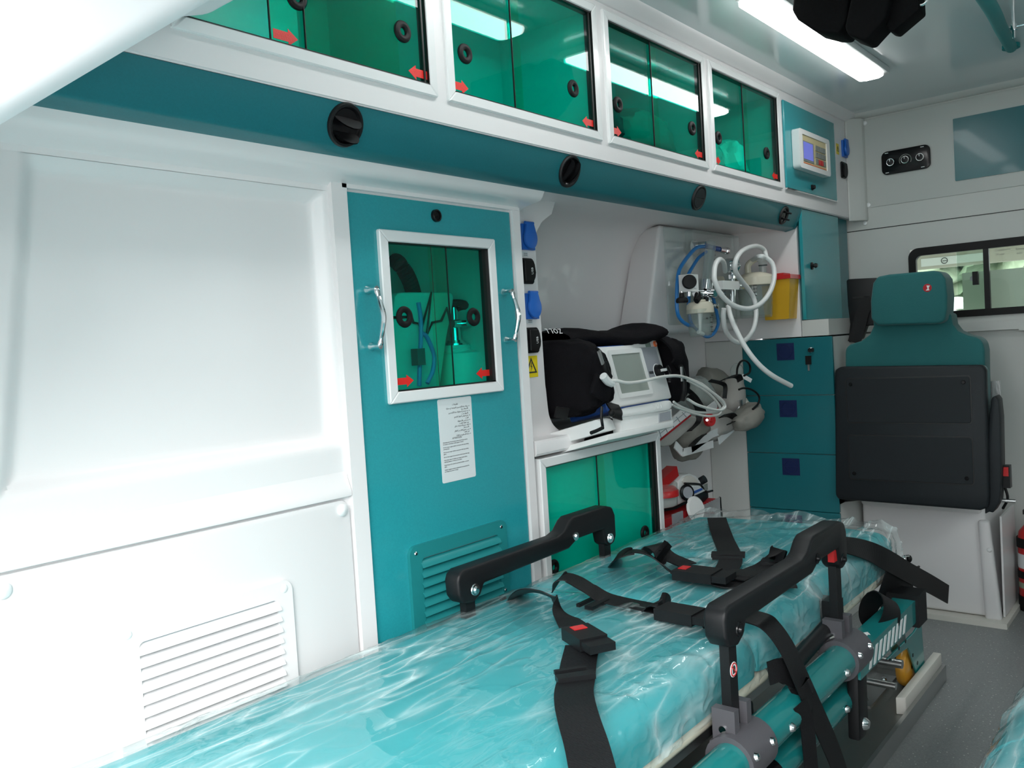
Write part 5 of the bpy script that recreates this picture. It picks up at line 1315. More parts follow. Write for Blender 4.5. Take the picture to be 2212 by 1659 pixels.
# bulkhead sliding window
win = thing('window_1', 'black framed sliding window in the bulkhead', 'window', (3.49, 0.55, WZ0))
del win['category']; struct(win)
fr = obj('frame', ring(MB(), rr(WY0 - 0.01, WY1 + 0.004, WZ0 - 0.004, WZ1 + 0.003, 0.036, 8), rr(WY0 + 0.018, WY1 - 0.022, WZ0 + 0.021, WZ1 - 0.026, 0.020, 8), 'x', 3.479, 3.50), 'black_rubber', win)
ydv = at(2132, 600, X=3.487).y
obj('mullion', MB().box(3.481, 3.498, ydv - 0.009, ydv + 0.009, WZ0 + 0.012, WZ1 - 0.016), 'black_plastic', win)
obj('pane', MB().box(3.494, 3.497, ydv, WY1 - 0.014, WZ0 + 0.012, WZ1 - 0.016), 'window_glass', win)
obj('pane', MB().box(3.502, 3.505, WY0 + 0.008, ydv + 0.10, WZ0 + 0.012, WZ1 - 0.016), 'window_glass', win)
lp = at(2108, 601, X=3.486)
lt = obj('latch', MB().box(3.474, 3.494, lp.y - 0.009, lp.y + 0.009, lp.z - 0.024, lp.z + 0.024, 0.003), 'black_plastic', win)
obj('latch_tab', MB().prism([(lp.y + 0.009, lp.z - 0.010), (lp.y + 0.018, lp.z - 0.006), (lp.y + 0.018, lp.z + 0.006), (lp.y + 0.009, lp.z + 0.010)], 'x', 3.482, 3.490), 'mid_grey', lt)
txw = at(2160, 540, X=3.4935)
for k, (px, py, s_) in enumerate(((2149, 543, 'Conditions'), (2151, 552, 'of use'), (2194, 540, 'Emergency'), (2196, 549, 'exit'))):
    text('lettering', s_, 0.011, at(px, py, X=3.5008), 'x', 'grey_print', win)

# driver cab beyond the glass
b = MB(); b.box(3.56, 4.75, -0.62, 1.5, 1.385, 1.42)
struct(obj('trim_8', b, 'visor_beige'), 'beige roof lining of the driver cab')
v0, v1 = at(1988, 548, X=4.35), at(2135, 598, X=4.35)
t = thing('sun_visor', 'beige sun visor with white warning label in the driver cab', 'sun visor', (4.35, 0.9, 1.25))
va, vb_ = at(1995, 560, X=4.35), at(2128, 590, X=4.35)
obj('flap', MB().prism(rr(0.62, 1.25, 1.268, 1.372, 0.02), 'x', 4.34, 4.365, 0.006, 2), 'visor_beige', t)
lb = at(2040, 563, X=4.338)
ll = obj('airbag_label', MB().box(4.3375, 4.3395, lb.y - 0.16, lb.y + 0.10, lb.z - 0.018, lb.z + 0.018), 'paper', t)
obj('symbol', MB().torus((4.337, lb.y - 0.0, lb.z), (1, 0, 0), 0.013, 0.0016, 20, 6), 'ink', ll)
obj('symbol_bar', MB().box(4.3365, 4.3375, lb.y - 0.010, lb.y + 0.008, lb.z - 0.002, lb.z + 0.001), 'ink', ll)
t = thing('cab_seat', 'pale beige cab seat back seen through the sliding window', 'seat', (3.66, 0.4, 0.3))
obj('backrest', MB().box(3.60, 3.70, 0.05, at(2080, 640, X=3.6).y, 0.3, at(2100, 588, X=3.6).z, 0.02, 3), 'cab_beige', t)
obj('cushion', MB().box(3.70, 4.15, 0.05, 0.70, 0.28, 0.42, 0.03, 3), 'cab_beige', t)

# outside the windscreen
for i, (px, py, X, s_, lab) in enumerate(((2035, 600, 9.0, 0.9, 'broad leafy tree beyond the windscreen'), (2120, 590, 17.5, 1.7, 'tall leafy tree further off beyond the windscreen'), (2225, 590, 13.0, 1.1, 'leafy tree beside the mullion seen through the right pane'))):
    c = at(px, py, X=X)
    t = thing('street_tree', lab, 'tree', (c.x, c.y, -0.62), 'trees beyond the windscreen')
    b = MB()
    for k in range(7):
        random.seed(i * 10 + k)
        b.lump(c + V((random.uniform(-.8, .8) * s_, random.uniform(-.9, .9) * s_, random.uniform(-.15, .9) * s_)), (0.6 * s_,) * 3, 0.7, 3.4, i * 9 + k, 5)
    obj('crown', b, 'foliage', t, 80)
    obj('trunk', MB().tube([(c.x, c.y, -0.62), (c.x + 0.1, c.y, 0.5), (c.x, c.y, c.z)], 0.12, 10, 4), 'bark', t)
struct(obj('wall_garden', MB().box(22.0, 22.2, -2, 9, -0.62, 1.15), 'render_wall'), 'pale boundary wall across the road')
cp = at(2066, 668, X=6.0)
t = thing('parked_car', 'dark grey parked car seen through the windscreen', 'car', (7.2, cp.y, -0.62))
cy = cp.y - 0.55
obj('body', MB().prism([(6.0, -0.35), (6.0, 0.45), (6.05, 0.75), (6.5, 0.92), (6.8, 1.0), (7.9, 1.0), (8.3, 0.75), (8.4, 0.45), (8.4, -0.35)], 'y', cy - 0.85, cy + 0.85, 0.06, 3), 'car_grey', t)
obj('headlamp', MB().lump((6.0, cp.y, cp.z - 0.02), (0.06, 0.13, 0.10), 0, 1, 0, 3), 'chrome', t)
for wx_ in (6.5, 7.9):
    for wy_ in (cy - 0.80, cy + 0.80):
        obj('wheel', MB().cyl((wx_, wy_ - 0.1, -0.29), (wx_, wy_ + 0.1, -0.29), 0.33), 'black_rubber', t)

# ================================================================== FOLDING SEAT
t = thing('folding_seat', 'teal attendant seat with headrest and its black base folded up', 'seat', (3.0650, 0.82, 0.39))
def yz(px, py, X): p = at(px, py, X=X); return (p.y, p.z)
b = MB().prism([yz(*q, 3.0450) for q in ((1831, 765), (1832, 752), (1842, 743), (1866, 736), (1884, 722), (1892, 704), (1890, 680), (2058, 676), (2062, 700), (2074, 715), (2095, 724), (2117, 729), (2127, 738), (2131, 756), (2133, 850), (2128, 1060), (1835, 1060))], 'x', 3.0150, 3.1050, 0.018, 4)
obj('backrest', b, 'teal_fabric', t, 60)
hr = [yz(*q, 2.9950) for q in ((1886, 690), (1885, 650), (1890, 612), (1900, 598), (1925, 593), (2020, 585), (2036, 588), (2046, 602), (2050, 640), (2049, 668), (2045, 692), (2034, 699), (1900, 703))]
b = MB().prism(hr, 'x', 2.9700, 3.0750, 0.028, 5)
hd = obj('headrest', b, 'teal_fabric', t, 70)
lp = at(2003, 622, X=2.9690)
em = obj('emblem', MB().lathe([(0.0001, 0.0015), (0.0125, 0.001), (0.0135, 0)], (2.9705, lp.y, lp.z), (-1, 0, 0), 24), 'red_fabric', hd, label='small round red emblem')
obj('emblem_mark', MB().prism([(lp.y + .002, lp.z + .008), (lp.y - .008, lp.z + .007), (lp.y - .004, lp.z), (lp.y - .006, lp.z - .008), (lp.y + .005, lp.z - .008), (lp.y - .001, lp.z - .002)], 'x', 2.9682, 2.9692), 'print_white', em)
pan = [yz(*q, 2.9450) for q in ((1806, 1068), (1812, 1078), (2118, 1102), (2135, 1096), (2138, 1070), (2131, 800), (2124, 788), (1816, 792), (1804, 800))]
obj('seat_cushion', MB().prism([((y - 0.815) * 0.985 + 0.815, z - 0.004) for y, z in pan], 'x', 2.9650, 3.0130, 0.012, 3), 'teal_fabric', t)
shell = obj('seat_base', MB().prism(pan, 'x', 2.9350, 2.9670, 0.010, 3), 'charcoal', t)
for (a, b2, c, d) in (((1828, 818), (2093, 814), (2100, 914), (1832, 912)), ((1832, 940), (2100, 946), (2102, 1046), (1838, 1034))):
    q = [yz(*p, 2.9350) for p in (a, b2, c, d)]
    ys = [p[0] for p in q]; zs_ = [p[1] for p in q]
    y0, y1, z0, z1 = (q[1][0] + q[2][0]) / 2, (q[0][0] + q[3][0]) / 2, (q[2][1] + q[3][1]) / 2, (q[0][1] + q[1][1]) / 2
    pn_ = obj('cover_panel', MB().prism(rr(y0, y1, z0, z1, 0.008), 'x', 2.9325, 2.9355, 0.001, 1), 'charcoal', shell)
    obj('panel_groove', ring(MB(), rr(y0 - 0.003, y1 + 0.003, z0 - 0.003, z1 + 0.003, 0.010), rr(y0, y1, z0, z1, 0.008), 'x', 2.9338, 2.9353), 'seal_black', shell)
    for yy, zz in ((y0 + 0.018, z1 - 0.018) if z0 > 0.6 else (y0 + 0.018, z0 + 0.018), (y1 - 0.014, z1 - 0.018) if z0 > 0.6 else (y1 - 0.014, z0 + 0.018)):
        obj('screw', MB().lathe([(0.0001, 0.002), (0.005, 0.002), (0.0065, 0)], (2.9325, yy, zz), (-1, 0, 0), 14), 'black_gloss', pn_)
rs = [yz(*q, 2.9950) for q in ((2143, 1100), (2133, 1106), (2133, 1076), (2137, 1000), (2142, 900), (2147, 858), (2155, 852), (2162, 862), (2166, 900), (2168, 1000), (2166, 1060), (2164, 1080), (2150, 1104))]
obj('side_hinge', MB().prism(rs, 'x', 2.9550, 3.0250, 0.006, 2), 'charcoal', t)
ls = [yz(*q, 2.9950) for q in ((1806, 985), (1800, 1010), (1800, 1060), (1806, 1083), (1818, 1085), (1818, 985))]
obj('side_hinge', MB().prism([(min(y, 1.0205), z) for y, z in ls], 'x', 2.9550, 3.0550, 0.004, 2), 'charcoal', t)
obj('hinge_bar', MB().cyl((3.0050, *yz(1815, 1079, 3.0050)), (3.0050, *yz(1872, 1074, 3.0050)), 0.010, seg=14), 'black_plastic', t)
obj('bracket_plate', MB().prism([yz(*q, 3.1150) for q in ((2135, 824), (2160, 822), (2164, 900), (2138, 905))], 'x', 3.1110, 3.1190), 'steel', t)
bk = at(2170, 1025, X=3.0150)
bb_ = obj('buckle', MB().box(3.0000, 3.0300, bk.y - 0.017, bk.y + 0.016, bk.z - 0.040, bk.z + 0.030, 0.006, 3), 'black_plastic', t)
obj('buckle_button', MB().box(2.9950, 3.0050, bk.y - 0.014, bk.y + 0.010, bk.z - 0.002, bk.z + 0.026, 0.003, 2), 'red_plastic', bb_)
obj('buckle_stalk', MB().tube([(3.0150, bk.y, bk.z - 0.04), (3.0150, bk.y - 0.006, bk.z - 0.075), (3.0250, bk.y + 0.01, bk.z - 0.11)], 0.004, 8, 4), 'black_rubber', t)
obj('bolt', MB().cyl((3.0150, bk.y + 0.03, bk.z - 0.082), (3.0150, bk.y - 0.028, bk.z - 0.082), 0.006, seg=10), 'steel', t)
# belt retractor
t = thing('belt_retractor', 'black seat belt retractor tower behind the headrest', 'seat belt', (3.1700, 0.98, 0.9))
bp_ = [yz(*q, 3.1500) for q in ((1830, 606), (1834, 603), (1896, 600), (1900, 700), (1885, 703), (1868, 704), (1858, 732), (1834, 740), (1838, 700), (1833, 660))]
obj('housing', MB().prism(bp_, 'x', 3.1400, 3.2000, 0.006, 2), 'black_plastic', t)
obj('slot', MB().box(3.1375, 3.1405, *sorted((yz(1842, 640, 3.1400)[0], yz(1880, 640, 3.1400)[0])), yz(1860, 644, 3.1400)[1], yz(1860, 640, 3.1400)[1]), 'seal_black', t)
obj('belt', MB().ribbon([at(1880, 645, X=3.1320), at(1865, 670, X=3.1250), at(1855, 705, X=3.1200), at(1845, 740, X=3.1150)], (0, 1, 0), 0.045, 0.002), 'webbing', t)

# console under the seat
t = thing('seat_console', 'white moulded pedestal under the folding seat', 'pedestal', (3.3, 0.82, 0.0))
c_ = [yz(*q, 3.17) for q in ((1838, 1086), (2122, 1104), (2150, 1328), (1860, 1290))]
obj('body', MB().prism([(1.018, 0.395), (0.622, 0.395), (0.588, 0.02), (1.018, 0.02)], 'x', 3.175, 3.46, 0.012, 3), 'white_panel', t)
obj('top_lip', MB().prism([(1.015, 0.405), (0.628, 0.405), (0.628, 0.372), (0.98, 0.372), (1.015, 0.38)], 'x', 3.155, 3.20, 0.008, 3), 'white_panel', t)
obj('corner_rib', MB().prism([(0.640, 0.35), (0.606, 0.35), (0.578, 0.015), (0.628, 0.015)], 'x', 3.158, 3.19, 0.010, 3), 'white_panel', t)
obj('side_sheet', MB().prism([(3.20, 0.36), (3.42, 0.36), (3.46, 0.02), (3.20, 0.02)], 'y', 0.574, 0.580), 'white_panel', t)
obj('foot_plate', MB().box(3.13, 3.465, 0.558, 1.018, 0.0, 0.018, 0.006, 2), 'ivory', t)
sc_ = at(2137, 1188, X=3.157)
obj('screw_cap', MB().lathe([(0.0001, 0.004), (0.006, 0.003), (0.008, 0)], (3.158, sc_.y, sc_.z), (-1, 0, 0), 14), 'screw_cap', t)

# fire extinguisher
ex_ = V((3.395, 0.512, 0.0))
t = thing('fire_extinguisher', 'small red fire extinguisher standing by the bulkhead', 'extinguisher', ex_)
obj('cylinder', MB().lathe([(0.0001, 0.028), (0.046, 0.028), (0.050, 0.034), (0.050, 0.25), (0.046, 0.275), (0.030, 0.296), (0.016, 0.305), (0.0001, 0.306)], ex_, seg=32), 'red_plastic', t)
obj('strap', MB().lathe([(0.0505, 0.222), (0.054, 0.222), (0.054, 0.255), (0.0505, 0.255)], ex_, seg=32), 'black_rubber', t)
obj('label', MB().lathe([(0.0507, 0.15), (0.0509, 0.15), (0.0509, 0.20), (0.0507, 0.20)], ex_, seg=32), 'paper', t)
obj('green_band', MB().lathe([(0.0507, 0.08), (0.0509, 0.08), (0.0509, 0.10), (0.0507, 0.10)], ex_, seg=32), 'foliage', t)
obj('lower_band', MB().lathe([(0.0512, 0.115), (0.053, 0.115), (0.053, 0.14), (0.0512, 0.14)], ex_, seg=32), 'black_rubber', t)
obj('base', MB().lathe([(0.0001, 0), (0.052, 0), (0.053, 0.01), (0.053, 0.05), (0.05, 0.052)], ex_, seg=32), 'black_rubber', t)
obj('valve', MB().cyl(ex_ + V((0, 0, 0.30)), ex_ + V((0, 0, 0.335)), 0.012), 'steel', t)
obj('lever', MB().box(ex_.x - 0.012, ex_.x + 0.012, ex_.y - 0.05, ex_.y + 0.03, 0.335, 0.35, 0.003), 'black_plastic', t)

# ================================================================== CEILING FITTINGS
for x0, x1, lab in ((1.99, 2.945, 'lit white strip light on the ceiling ending near the bulkhead'), (0.95, 1.77, 'lit white strip light on the ceiling towards the rear doors')):
    t = thing('strip_light', lab, 'light', ((x0 + x1) / 2, 0.838, 1.84), 'ceiling strip lights')
    b = MB().prism([(x0, 0.792), (x0, 0.884), (x1 - 0.012, 0.884), (x1, 0.86), (x1, 0.815), (x1 - 0.012, 0.792)], 'z', 1.818, 1.8398, 0.006, 2)
    obj('housing', b, 'lamp_shell', t)
    b = MB().prism([(x0 + 0.01, 0.803), (x0 + 0.01, 0.880), (x1 - 0.045, 0.880), (x1 - 0.030, 0.86), (x1 - 0.030, 0.82), (x1 - 0.045, 0.803)], 'z', 1.806, 1.820, 0.005, 2)
    obj('diffuser', b, 'lamp_white', t)
t = thing('hanging_harness', 'bundle of black padded straps hanging from the ceiling', 'harness', (2.0, 0.56, 1.84))
def hy(px, py, X=2.02): p = at(px, py, X=X); return (p.y, p.z)
obj('pad', MB().prism([hy(*q) for q in ((1710, 22), (1722, 42), (1752, 62), (1788, 71), (1813, 71), (1828, 45), (1840, -60), (1720, -60))], 'x', 2.02, 2.12, 0.006, 3), 'black_matte', t)
obj('pad', MB().prism([hy(*q, 1.99) for q in ((1824, 58), (1832, 76), (1862, 87), (1872, 86), (1880, 76), (1910, 43), (1935, -60), (1850, -60))], 'x', 1.99, 2.07, 0.006, 3), 'black_matte', t)
obj('pad', MB().prism([hy(*q, 2.02) for q in ((1911, 45), (1916, 64), (1930, 67), (1985, 20), (1980, -60), (1915, -60))], 'x', 2.02, 2.08, 0.004, 2), 'black_matte', t)
obj('top_plate', MB().box(2.0, 2.11, 0.46, 0.68, 1.775, 1.838, 0.01, 2), 'black_plastic', t)
obj('ring', MB().torus(at(1989, -4, X=2.03), (1, 0.3, 0.4), 0.014, 0.003, 20, 8), 'chrome', t)
t = thing('grab_rail', 'teal tubular grab rail under the ceiling', 'grab rail', (2.2, 0.40, 1.84))
E_ = at(2184, 102, Z=1.832)
P_ = at(2130, 0, Z=1.735)
obj('rail', MB().tube([(1.0, P_.y - 0.012, 1.735), (1.6, P_.y - 0.008, 1.735), P_, P_.lerp(E_, 0.5), E_], 0.0165, 14, 6), 'rail_teal', t)
obj('flange', MB().cyl(E_ + V((0, 0, -0.004)), E_ + V((0.0, 0, 0.008)), 0.024), 'rail_teal', t)
hk = at(2190, 58, Z=1.80)
t = thing('drip_hook', 'chrome drip hook on the ceiling beside the grab rail', 'hook', hk)
obj('stem', MB().cyl(hk + V((0, 0, -0.03)), hk + V((0, 0, 0.04)), 0.004, seg=10), 'chrome', t)
obj('crossbar', MB().cyl(hk + V((0, 0.03, 0)), hk + V((0, -0.05, 0.0)), 0.004, seg=10), 'chrome', t)
obj('knuckle', MB().cyl(hk + V((0, 0, -0.008)), hk + V((0, 0, 0.008)), 0.008, seg=12), 'chrome', t)

# ================================================================== BENCH
t = thing('side_bench', 'teal padded side bench wrapped in clear plastic', 'bench', (1.0, -0.2, 0.0))
def bench_pt(u, v, off=0.0, wr=0.0):
    x = 0.35 + u * 1.75
    prof = [(-0.60, 0.525), (0.10, 0.530), (0.165, 0.524), (0.205, 0.508), (0.228, 0.482), (0.236, 0.45), (0.232, 0.418), (0.21, 0.40), (0.10, 0.395)]
    k = v * (len(prof) - 1); i = min(int(k), len(prof) - 2); f = k - i
    y = prof[i][0] * (1 - f) + prof[i + 1][0] * f; z = prof[i][1] * (1 - f) + prof[i + 1][1] * f
    w = wr * (noise.noise(V((x * 9, y * 4, 3.3))) + 0.6 * noise.noise(V((x * 26, y * 7, 1.3))))
    c = V((x, -0.2, 0.40)); d = V((0, y + 0.2, z - 0.40)).normalized()
    return V((x, y, z)) + d * (off + w)
obj('cushion', MB().grid(lambda u, v: bench_pt(u, v), 60, 40), 'mattress_vinyl', t, 80)
obj('plastic_wrap', MB().grid(lambda u, v: bench_pt(u, v, 0.006, 0.005), 220, 60), 'film', t, 80)
for k in range(9):
    xs_ = 0.55 + k * 0.15
    obj('piping', MB().tube([bench_pt((xs_ - 0.35) / 1.75, q, 0.001) for q in (0.12, 0.2, 0.3, 0.4, 0.5, 0.6, 0.7, 0.8)], 0.0022, 6, 4), 'mattress_vinyl', t, 60)
obj('base', MB().box(0.35, 2.1, -0.60, 0.06, 0.0, 0.40, 0.01, 2), 'white_panel', t)

# ================================================================== STRETCHER PLATFORM
t = thing('stretcher_platform', 'low steel loading platform bolted to the floor under the stretcher', 'platform', (1.5, 0.9, 0.0))
obj('deck', MB().box(0.25, 2.60, 0.631, 1.14, 0.0, 0.034, 0.002, 1), 'plate_steel', t)
obj('edge_lip', MB().box(0.25, 2.602, 0.621, 0.631, 0.0, 0.046, 0.002, 1), 'steel', t)
bA, bB = at(1952, 1525, Z=0.06).x, 2.60
obj('guide_block', MB().prism([(bA + 0.01, 0.631), (bB, 0.631), (bB, 0.653), (bA, 0.653)], 'z', 0.034, 0.078, 0.003, 2), 'ivory', t)
ka, kb = at(1842, 1520, Z=0.034), at(1930, 1468, Z=0.034)
obj('catch_plate', MB().box(ka.x, kb.x, 0.765, 0.771, 0.034, 0.095, 0.002, 1), 'steel', t)
obj('catch_foot', MB().box(ka.x - 0.01, kb.x + 0.01, 0.715, 0.771, 0.034, 0.041, 0.002, 1), 'steel', t)
for x in (ka.x + 0.025, kb.x - 0.03):
    obj('bolt', MB().lathe([(0.0001, 0.006), (0.006, 0.005), (0.008, 0)], (x, 0.738, 0.041), seg=8), 'chrome', t)
obj('rear_stop', MB().box(2.52, 2.535, 0.70, 1.15, 0.034, 0.07), 'steel', t)

# ================================================================== STRETCHER
st = thing('stretcher', 'ambulance stretcher with teal mattress, black side rails and teal tube frame', 'stretcher', (1.25, 0.9, 0.034))
YC, HW = 0.905, 0.272
def mat_pt(x, v, x0, x1, off=0.0, wr=0.0, seed=0.0, zb=0.425, zt=0.512):
    """v: 0 right bottom .. 1 left bottom, over the top"""
    e = min(x - x0, x1 - x); rad = 0.035
    sh = 0.0 if e > rad else rad - math.sqrt(max(0, rad * rad - (rad - max(0, e)) ** 2))
    hw = HW - sh * 0.35; zt2 = zt - sh
    if v < 0.12: y, z = -hw, zb + (zt2 - 0.04 - zb) * (v / 0.12); n_ = V((0, -1, 0))
    elif v < 0.24:
        a = (v - 0.12) / 0.12 * PI / 2; y = -hw + 0.04 - 0.04 * math.cos(a); z = zt2 - 0.04 + 0.04 * math.sin(a); n_ = V((0, -math.cos(a), math.sin(a)))
    elif v < 0.76: k = (v - 0.24) / 0.52; y = -hw + 0.04 + k * (2 * hw - 0.08); z = zt2 + 0.006 * math.sin(PI * k); n_ = V((0, 0, 1))
    elif v < 0.88:
        a = (v - 0.76) / 0.12 * PI / 2; y = hw - 0.04 + 0.04 * math.sin(a); z = zt2 - 0.04 + 0.04 * math.cos(a); n_ = V((0, math.sin(a), math.cos(a)))
    else: y, z = hw, zt2 - 0.04 - (zt2 - 0.04 - zb) * ((v - 0.88) / 0.12); n_ = V((0, 1, 0))
    p = V((x, YC + y, z))
    w = 0
    if wr:
        q = p + V((seed, 0, 0))
        r1 = 1 - abs(noise.noise(V((q.x * 4.5 + q.y * 3, q.y * 9 - q.x * 2, q.z * 9))))
        r2 = 1 - abs(noise.noise(V((q.x * 10 - q.y * 8, q.y * 14 + q.x * 5, q.z * 16 + 5))))
        r3 = 1 - abs(noise.noise(V((q.x * 30, q.y * 16, q.z * 40 + 2))))
        w = wr * (0.30 * r1 ** 22 + 0.25 * r2 ** 16 + (0.45 * r3 ** 7 + 0.45 * noise.noise(V((q.x * 22, q.y * 10, q.z * 9))) if v < 0.27 else 0.05 * r3 ** 8) + 0.15 * noise.noise(q * 4))
    return p + n_ * (off + w)

SEC = [(0.24, 1.388), (1.398, 1.735), (1.745, 2.205)]
for a, c_ in SEC:
    zt = 0.512 if a > 1 else 0.505
    nx = int((c_ - a) / 0.02)
    def f(u, v, a=a, c_=c_, zt=zt):
        # denser rows at the rounded ends
        x = a + (c_ - a) * (0.5 - 0.5 * math.cos(PI * u)) * 0.999 + 0.0003
        return mat_pt(x, v, a, c_, 0.0015 * noise.noise(V((x * 5, v * 6, 0))), zt=zt)
    b = MB().grid(f, nx, 60)
    for xx in (a + 0.0003, c_ - 0.0003):
        b._add([mat_pt(xx, v / 60, a, c_, zt=zt) for v in range(61)], [tuple(range(61))])
    m_ = obj('mattress_section', b, 'mattress_vinyl', st, 70)
def film_pt(u, v):
    x = 0.20 + 2.035 * u
    dip = 0.004 * (math.exp(-((x - 1.393) / 0.02) ** 2) + math.exp(-((x - 1.74) / 0.02) ** 2))
    puff = max(0.0, (x - 2.0) / 0.235)
    return mat_pt(x, v, -0.5, 2.262, 0.0045 - dip + 0.006 * puff * math.sin(v * 40 + x * 60) * (0.3 < v < 0.9), 0.0065 + 0.012 * puff, zb=0.418, zt=0.513 + 0.004 * puff)
cover = obj('plastic_cover', MB().grid(film_pt, 420, 150), 'film', st, 80)
# bed frame
b = MB().tube([(0.22, 0.652, 0.405), (1.44, 0.652, 0.405)], 0.0135, 12, 2); b.tube([(1.60, 0.652, 0.405), (1.70, 0.652, 0.405)], 0.0135, 12, 2); b.tube([(1.78, 0.652, 0.405), (2.20, 0.652, 0.408)], 0.0135, 12, 2)
b.tube([(0.22, 1.158, 0.405), (2.18, 1.158, 0.405)], 0.0135, 12, 2)
obj('bed_tubes', b, 'cream', st)
obj('bed_board', MB().box(0.25, 2.18, 0.67, 1.14, 0.404, 0.420), 'black_plastic', st)
b = MB().box(0.3, 1.5, 0.655, 0.690, 0.368, 0.386); b.box(0.3, 1.5, 0.70, 0.72, 0.35, 0.372)
obj('slide_rail', b, 'steel', st)
for x in (0.85, 1.05):
    obj('cross_tube', MB().cyl((x, 0.62, 0.352), (x, 1.2, 0.352), 0.022), 'teal_tube', st)
# main tubes
obj('main_tube', MB().cyl((0.35, 0.585, 0.372), (1.70, 0.585, 0.372), 0.031, seg=28), 'teal_tube', st)
obj('main_tube', MB().cyl((0.35, 1.185, 0.372), (2.1, 1.185, 0.372), 0.025, seg=20), 'teal_tube', st)
obj('lower_tube', MB().cyl((0.35, 0.605, 0.272), (1.76, 0.605, 0.272), 0.026, seg=24), 'teal_tube', st)
ft = obj('front_tube', MB().box(1.70, 2.16, 0.562, 0.612, 0.322, 0.374, 0.012, 3), 'teal_tube', st)
for i in range(9):
    x = 1.752 + i * 0.030
    obj('white_stripe', MB().prism([(x, 0.326), (x + 0.014, 0.326), (x + 0.034, 0.362), (x + 0.020, 0.362)], 'y', 0.5612, 0.5620), 'print_white', ft)
pA = at(1872, 1371, Z=0.3745)
obj('arrow_label', MB().prism(arrow_poly(1.80, 0.588, 0.035, 0.02, 1), 'z', 0.3742, 0.3748), 'print_white', ft)
for x, z in ((1.33, 0.372), (1.60, 0.372), (1.66, 0.275), (1.72, 0.27)):
    obj('bolt', MB().lathe([(0.0001, 0.007), (0.005, 0.006), (0.0075, 0.002), (0.008, 0)], (x, 0.5545 if z > 0.3 else 0.579, z), (0, -1, 0), 12), 'chrome', st)
# side rails
RP = [(1.150, .585), (1.155, .598), (1.168, .605), (1.47, .605), (1.495, .612), (1.515, .630), (1.53, .637), (1.665, .637), (1.69, .630), (1.70, .61), (1.70, .56), (1.69, .545), (1.67, .54), (1.655, .55), (1.648, .585), (1.545, .585), (1.51, .570), (1.225, .565), (1.213, .545), (1.192, .535), (1.165, .54), (1.152, .556)]
def side_rail(y, dx, out, dz=0.0):
    P = [(x + dx, z + dz) for x, z in RP]
    r_ = obj('side_rail', MB().prism(P, 'y', y - 0.019, y + 0.019, 0.006, 3), 'black_plastic', st, label='black folding side rail')
    for px_ in (1.192, 1.674):
        po = obj('post', MB().box(px_ + dx - 0.013, px_ + dx + 0.013, y - 0.008, y + 0.008, 0.37, 0.565 + dz, 0.002, 1), 'black_plastic', r_)
        b = MB()
        yt = y
        b.box(px_ + dx - 0.030, px_ + dx - 0.014, yt - 0.020, yt + 0.018, 0.375, 0.446, 0.004, 2); b.box(px_ + dx + 0.014, px_ + dx + 0.030, yt - 0.020, yt + 0.018, 0.375, 0.446, 0.004, 2)
        b.box(px_ + dx - 0.030, px_ + dx + 0.030, yt - 0.022, yt + 0.024, 0.36, 0.392, 0.004, 2)
        b.cyl((px_ + dx - 0.045, y - 0.015, 0.372), (px_ + dx + 0.045, y - 0.015, 0.372), 0.040, seg=24)
        cl = obj('clamp', b, 'grey_plastic', st)
        obj('bolt', MB().cyl((px_ + dx - 0.033, yt, 0.415), (px_ + dx + 0.033, yt, 0.415), 0.006, seg=12), 'chrome', cl)
        for q in (-0.030, 0.030):
            obj('bolt', MB().lathe([(0.0001, 0.006), (0.005, 0.005), (0.007, 0.0)], (px_ + dx + q, y - 0.052, 0.385), (0, -1, 0.3), 12), 'chrome', cl)
        for s_ in (-1, 1):
            obj('pivot_bolt', MB().lathe([(0.0001, 0.006), (0.005, 0.006), (0.007, 0.002), (0.011, 0.002), (0.012, 0)], (px_ + dx + (0.004 if px_ < 1.4 else -0.002), y + s_ * 0.019, 0.560 + dz), (0, s_, 0), 14), 'chrome' if y > 0.9 else 'black_gloss', r_)
    for s_ in (-1, 1):
        obj('pivot_bolt', MB().lathe([(0.0001, 0.005), (0.004, 0.005), (0.006, 0.001), (0.010, 0.001), (0.010, 0)], (1.535 + dx, y + s_ * 0.019, 0.593 + dz), (0, s_, 0), 14), 'chrome' if y > 0.9 else 'black_gloss', r_)
    return r_
r1 = side_rail(0.602, 0.020, -1, 0.004)
r2 = side_rail(1.135, 0.0, 1, 0.0)
obj('release_tab', MB().box(1.655, 1.675, 0.588, 0.60, 0.565, 0.59, 0.003), 'red_plastic', r1)
# no-hands sticker on the post
sp = at(1573, 1455, Y=0.5938)
s1 = obj('no_hands_sticker', MB().lathe([(0.0001, 0.0006), (0.0115, 0.0006), (0.012, 0)], (1.2115, 0.594, sp.z), (0, -1, 0), 28), 'print_white', r1)
obj('red_circle', MB().torus((1.2115, 0.5933, sp.z), (0, 1, 0), 0.0098, 0.0010, 28, 6), 'red_plastic', s1)
obj('hand_symbol', MB().prism([(1.2075, sp.z - 0.006), (1.2155, sp.z - 0.006), (1.217, sp.z + 0.001), (1.2155, sp.z + 0.005), (1.212, sp.z + 0.0065), (1.2085, sp.z + 0.005), (1.2075, sp.z)], 'y', 0.5930, 0.5934), 'ink', s1)
obj('red_bar', MB().cyl((1.2045, 0.5928, sp.z + 0.007), (1.2185, 0.5928, sp.z - 0.007), 0.0009, seg=6), 'red_plastic', s1)
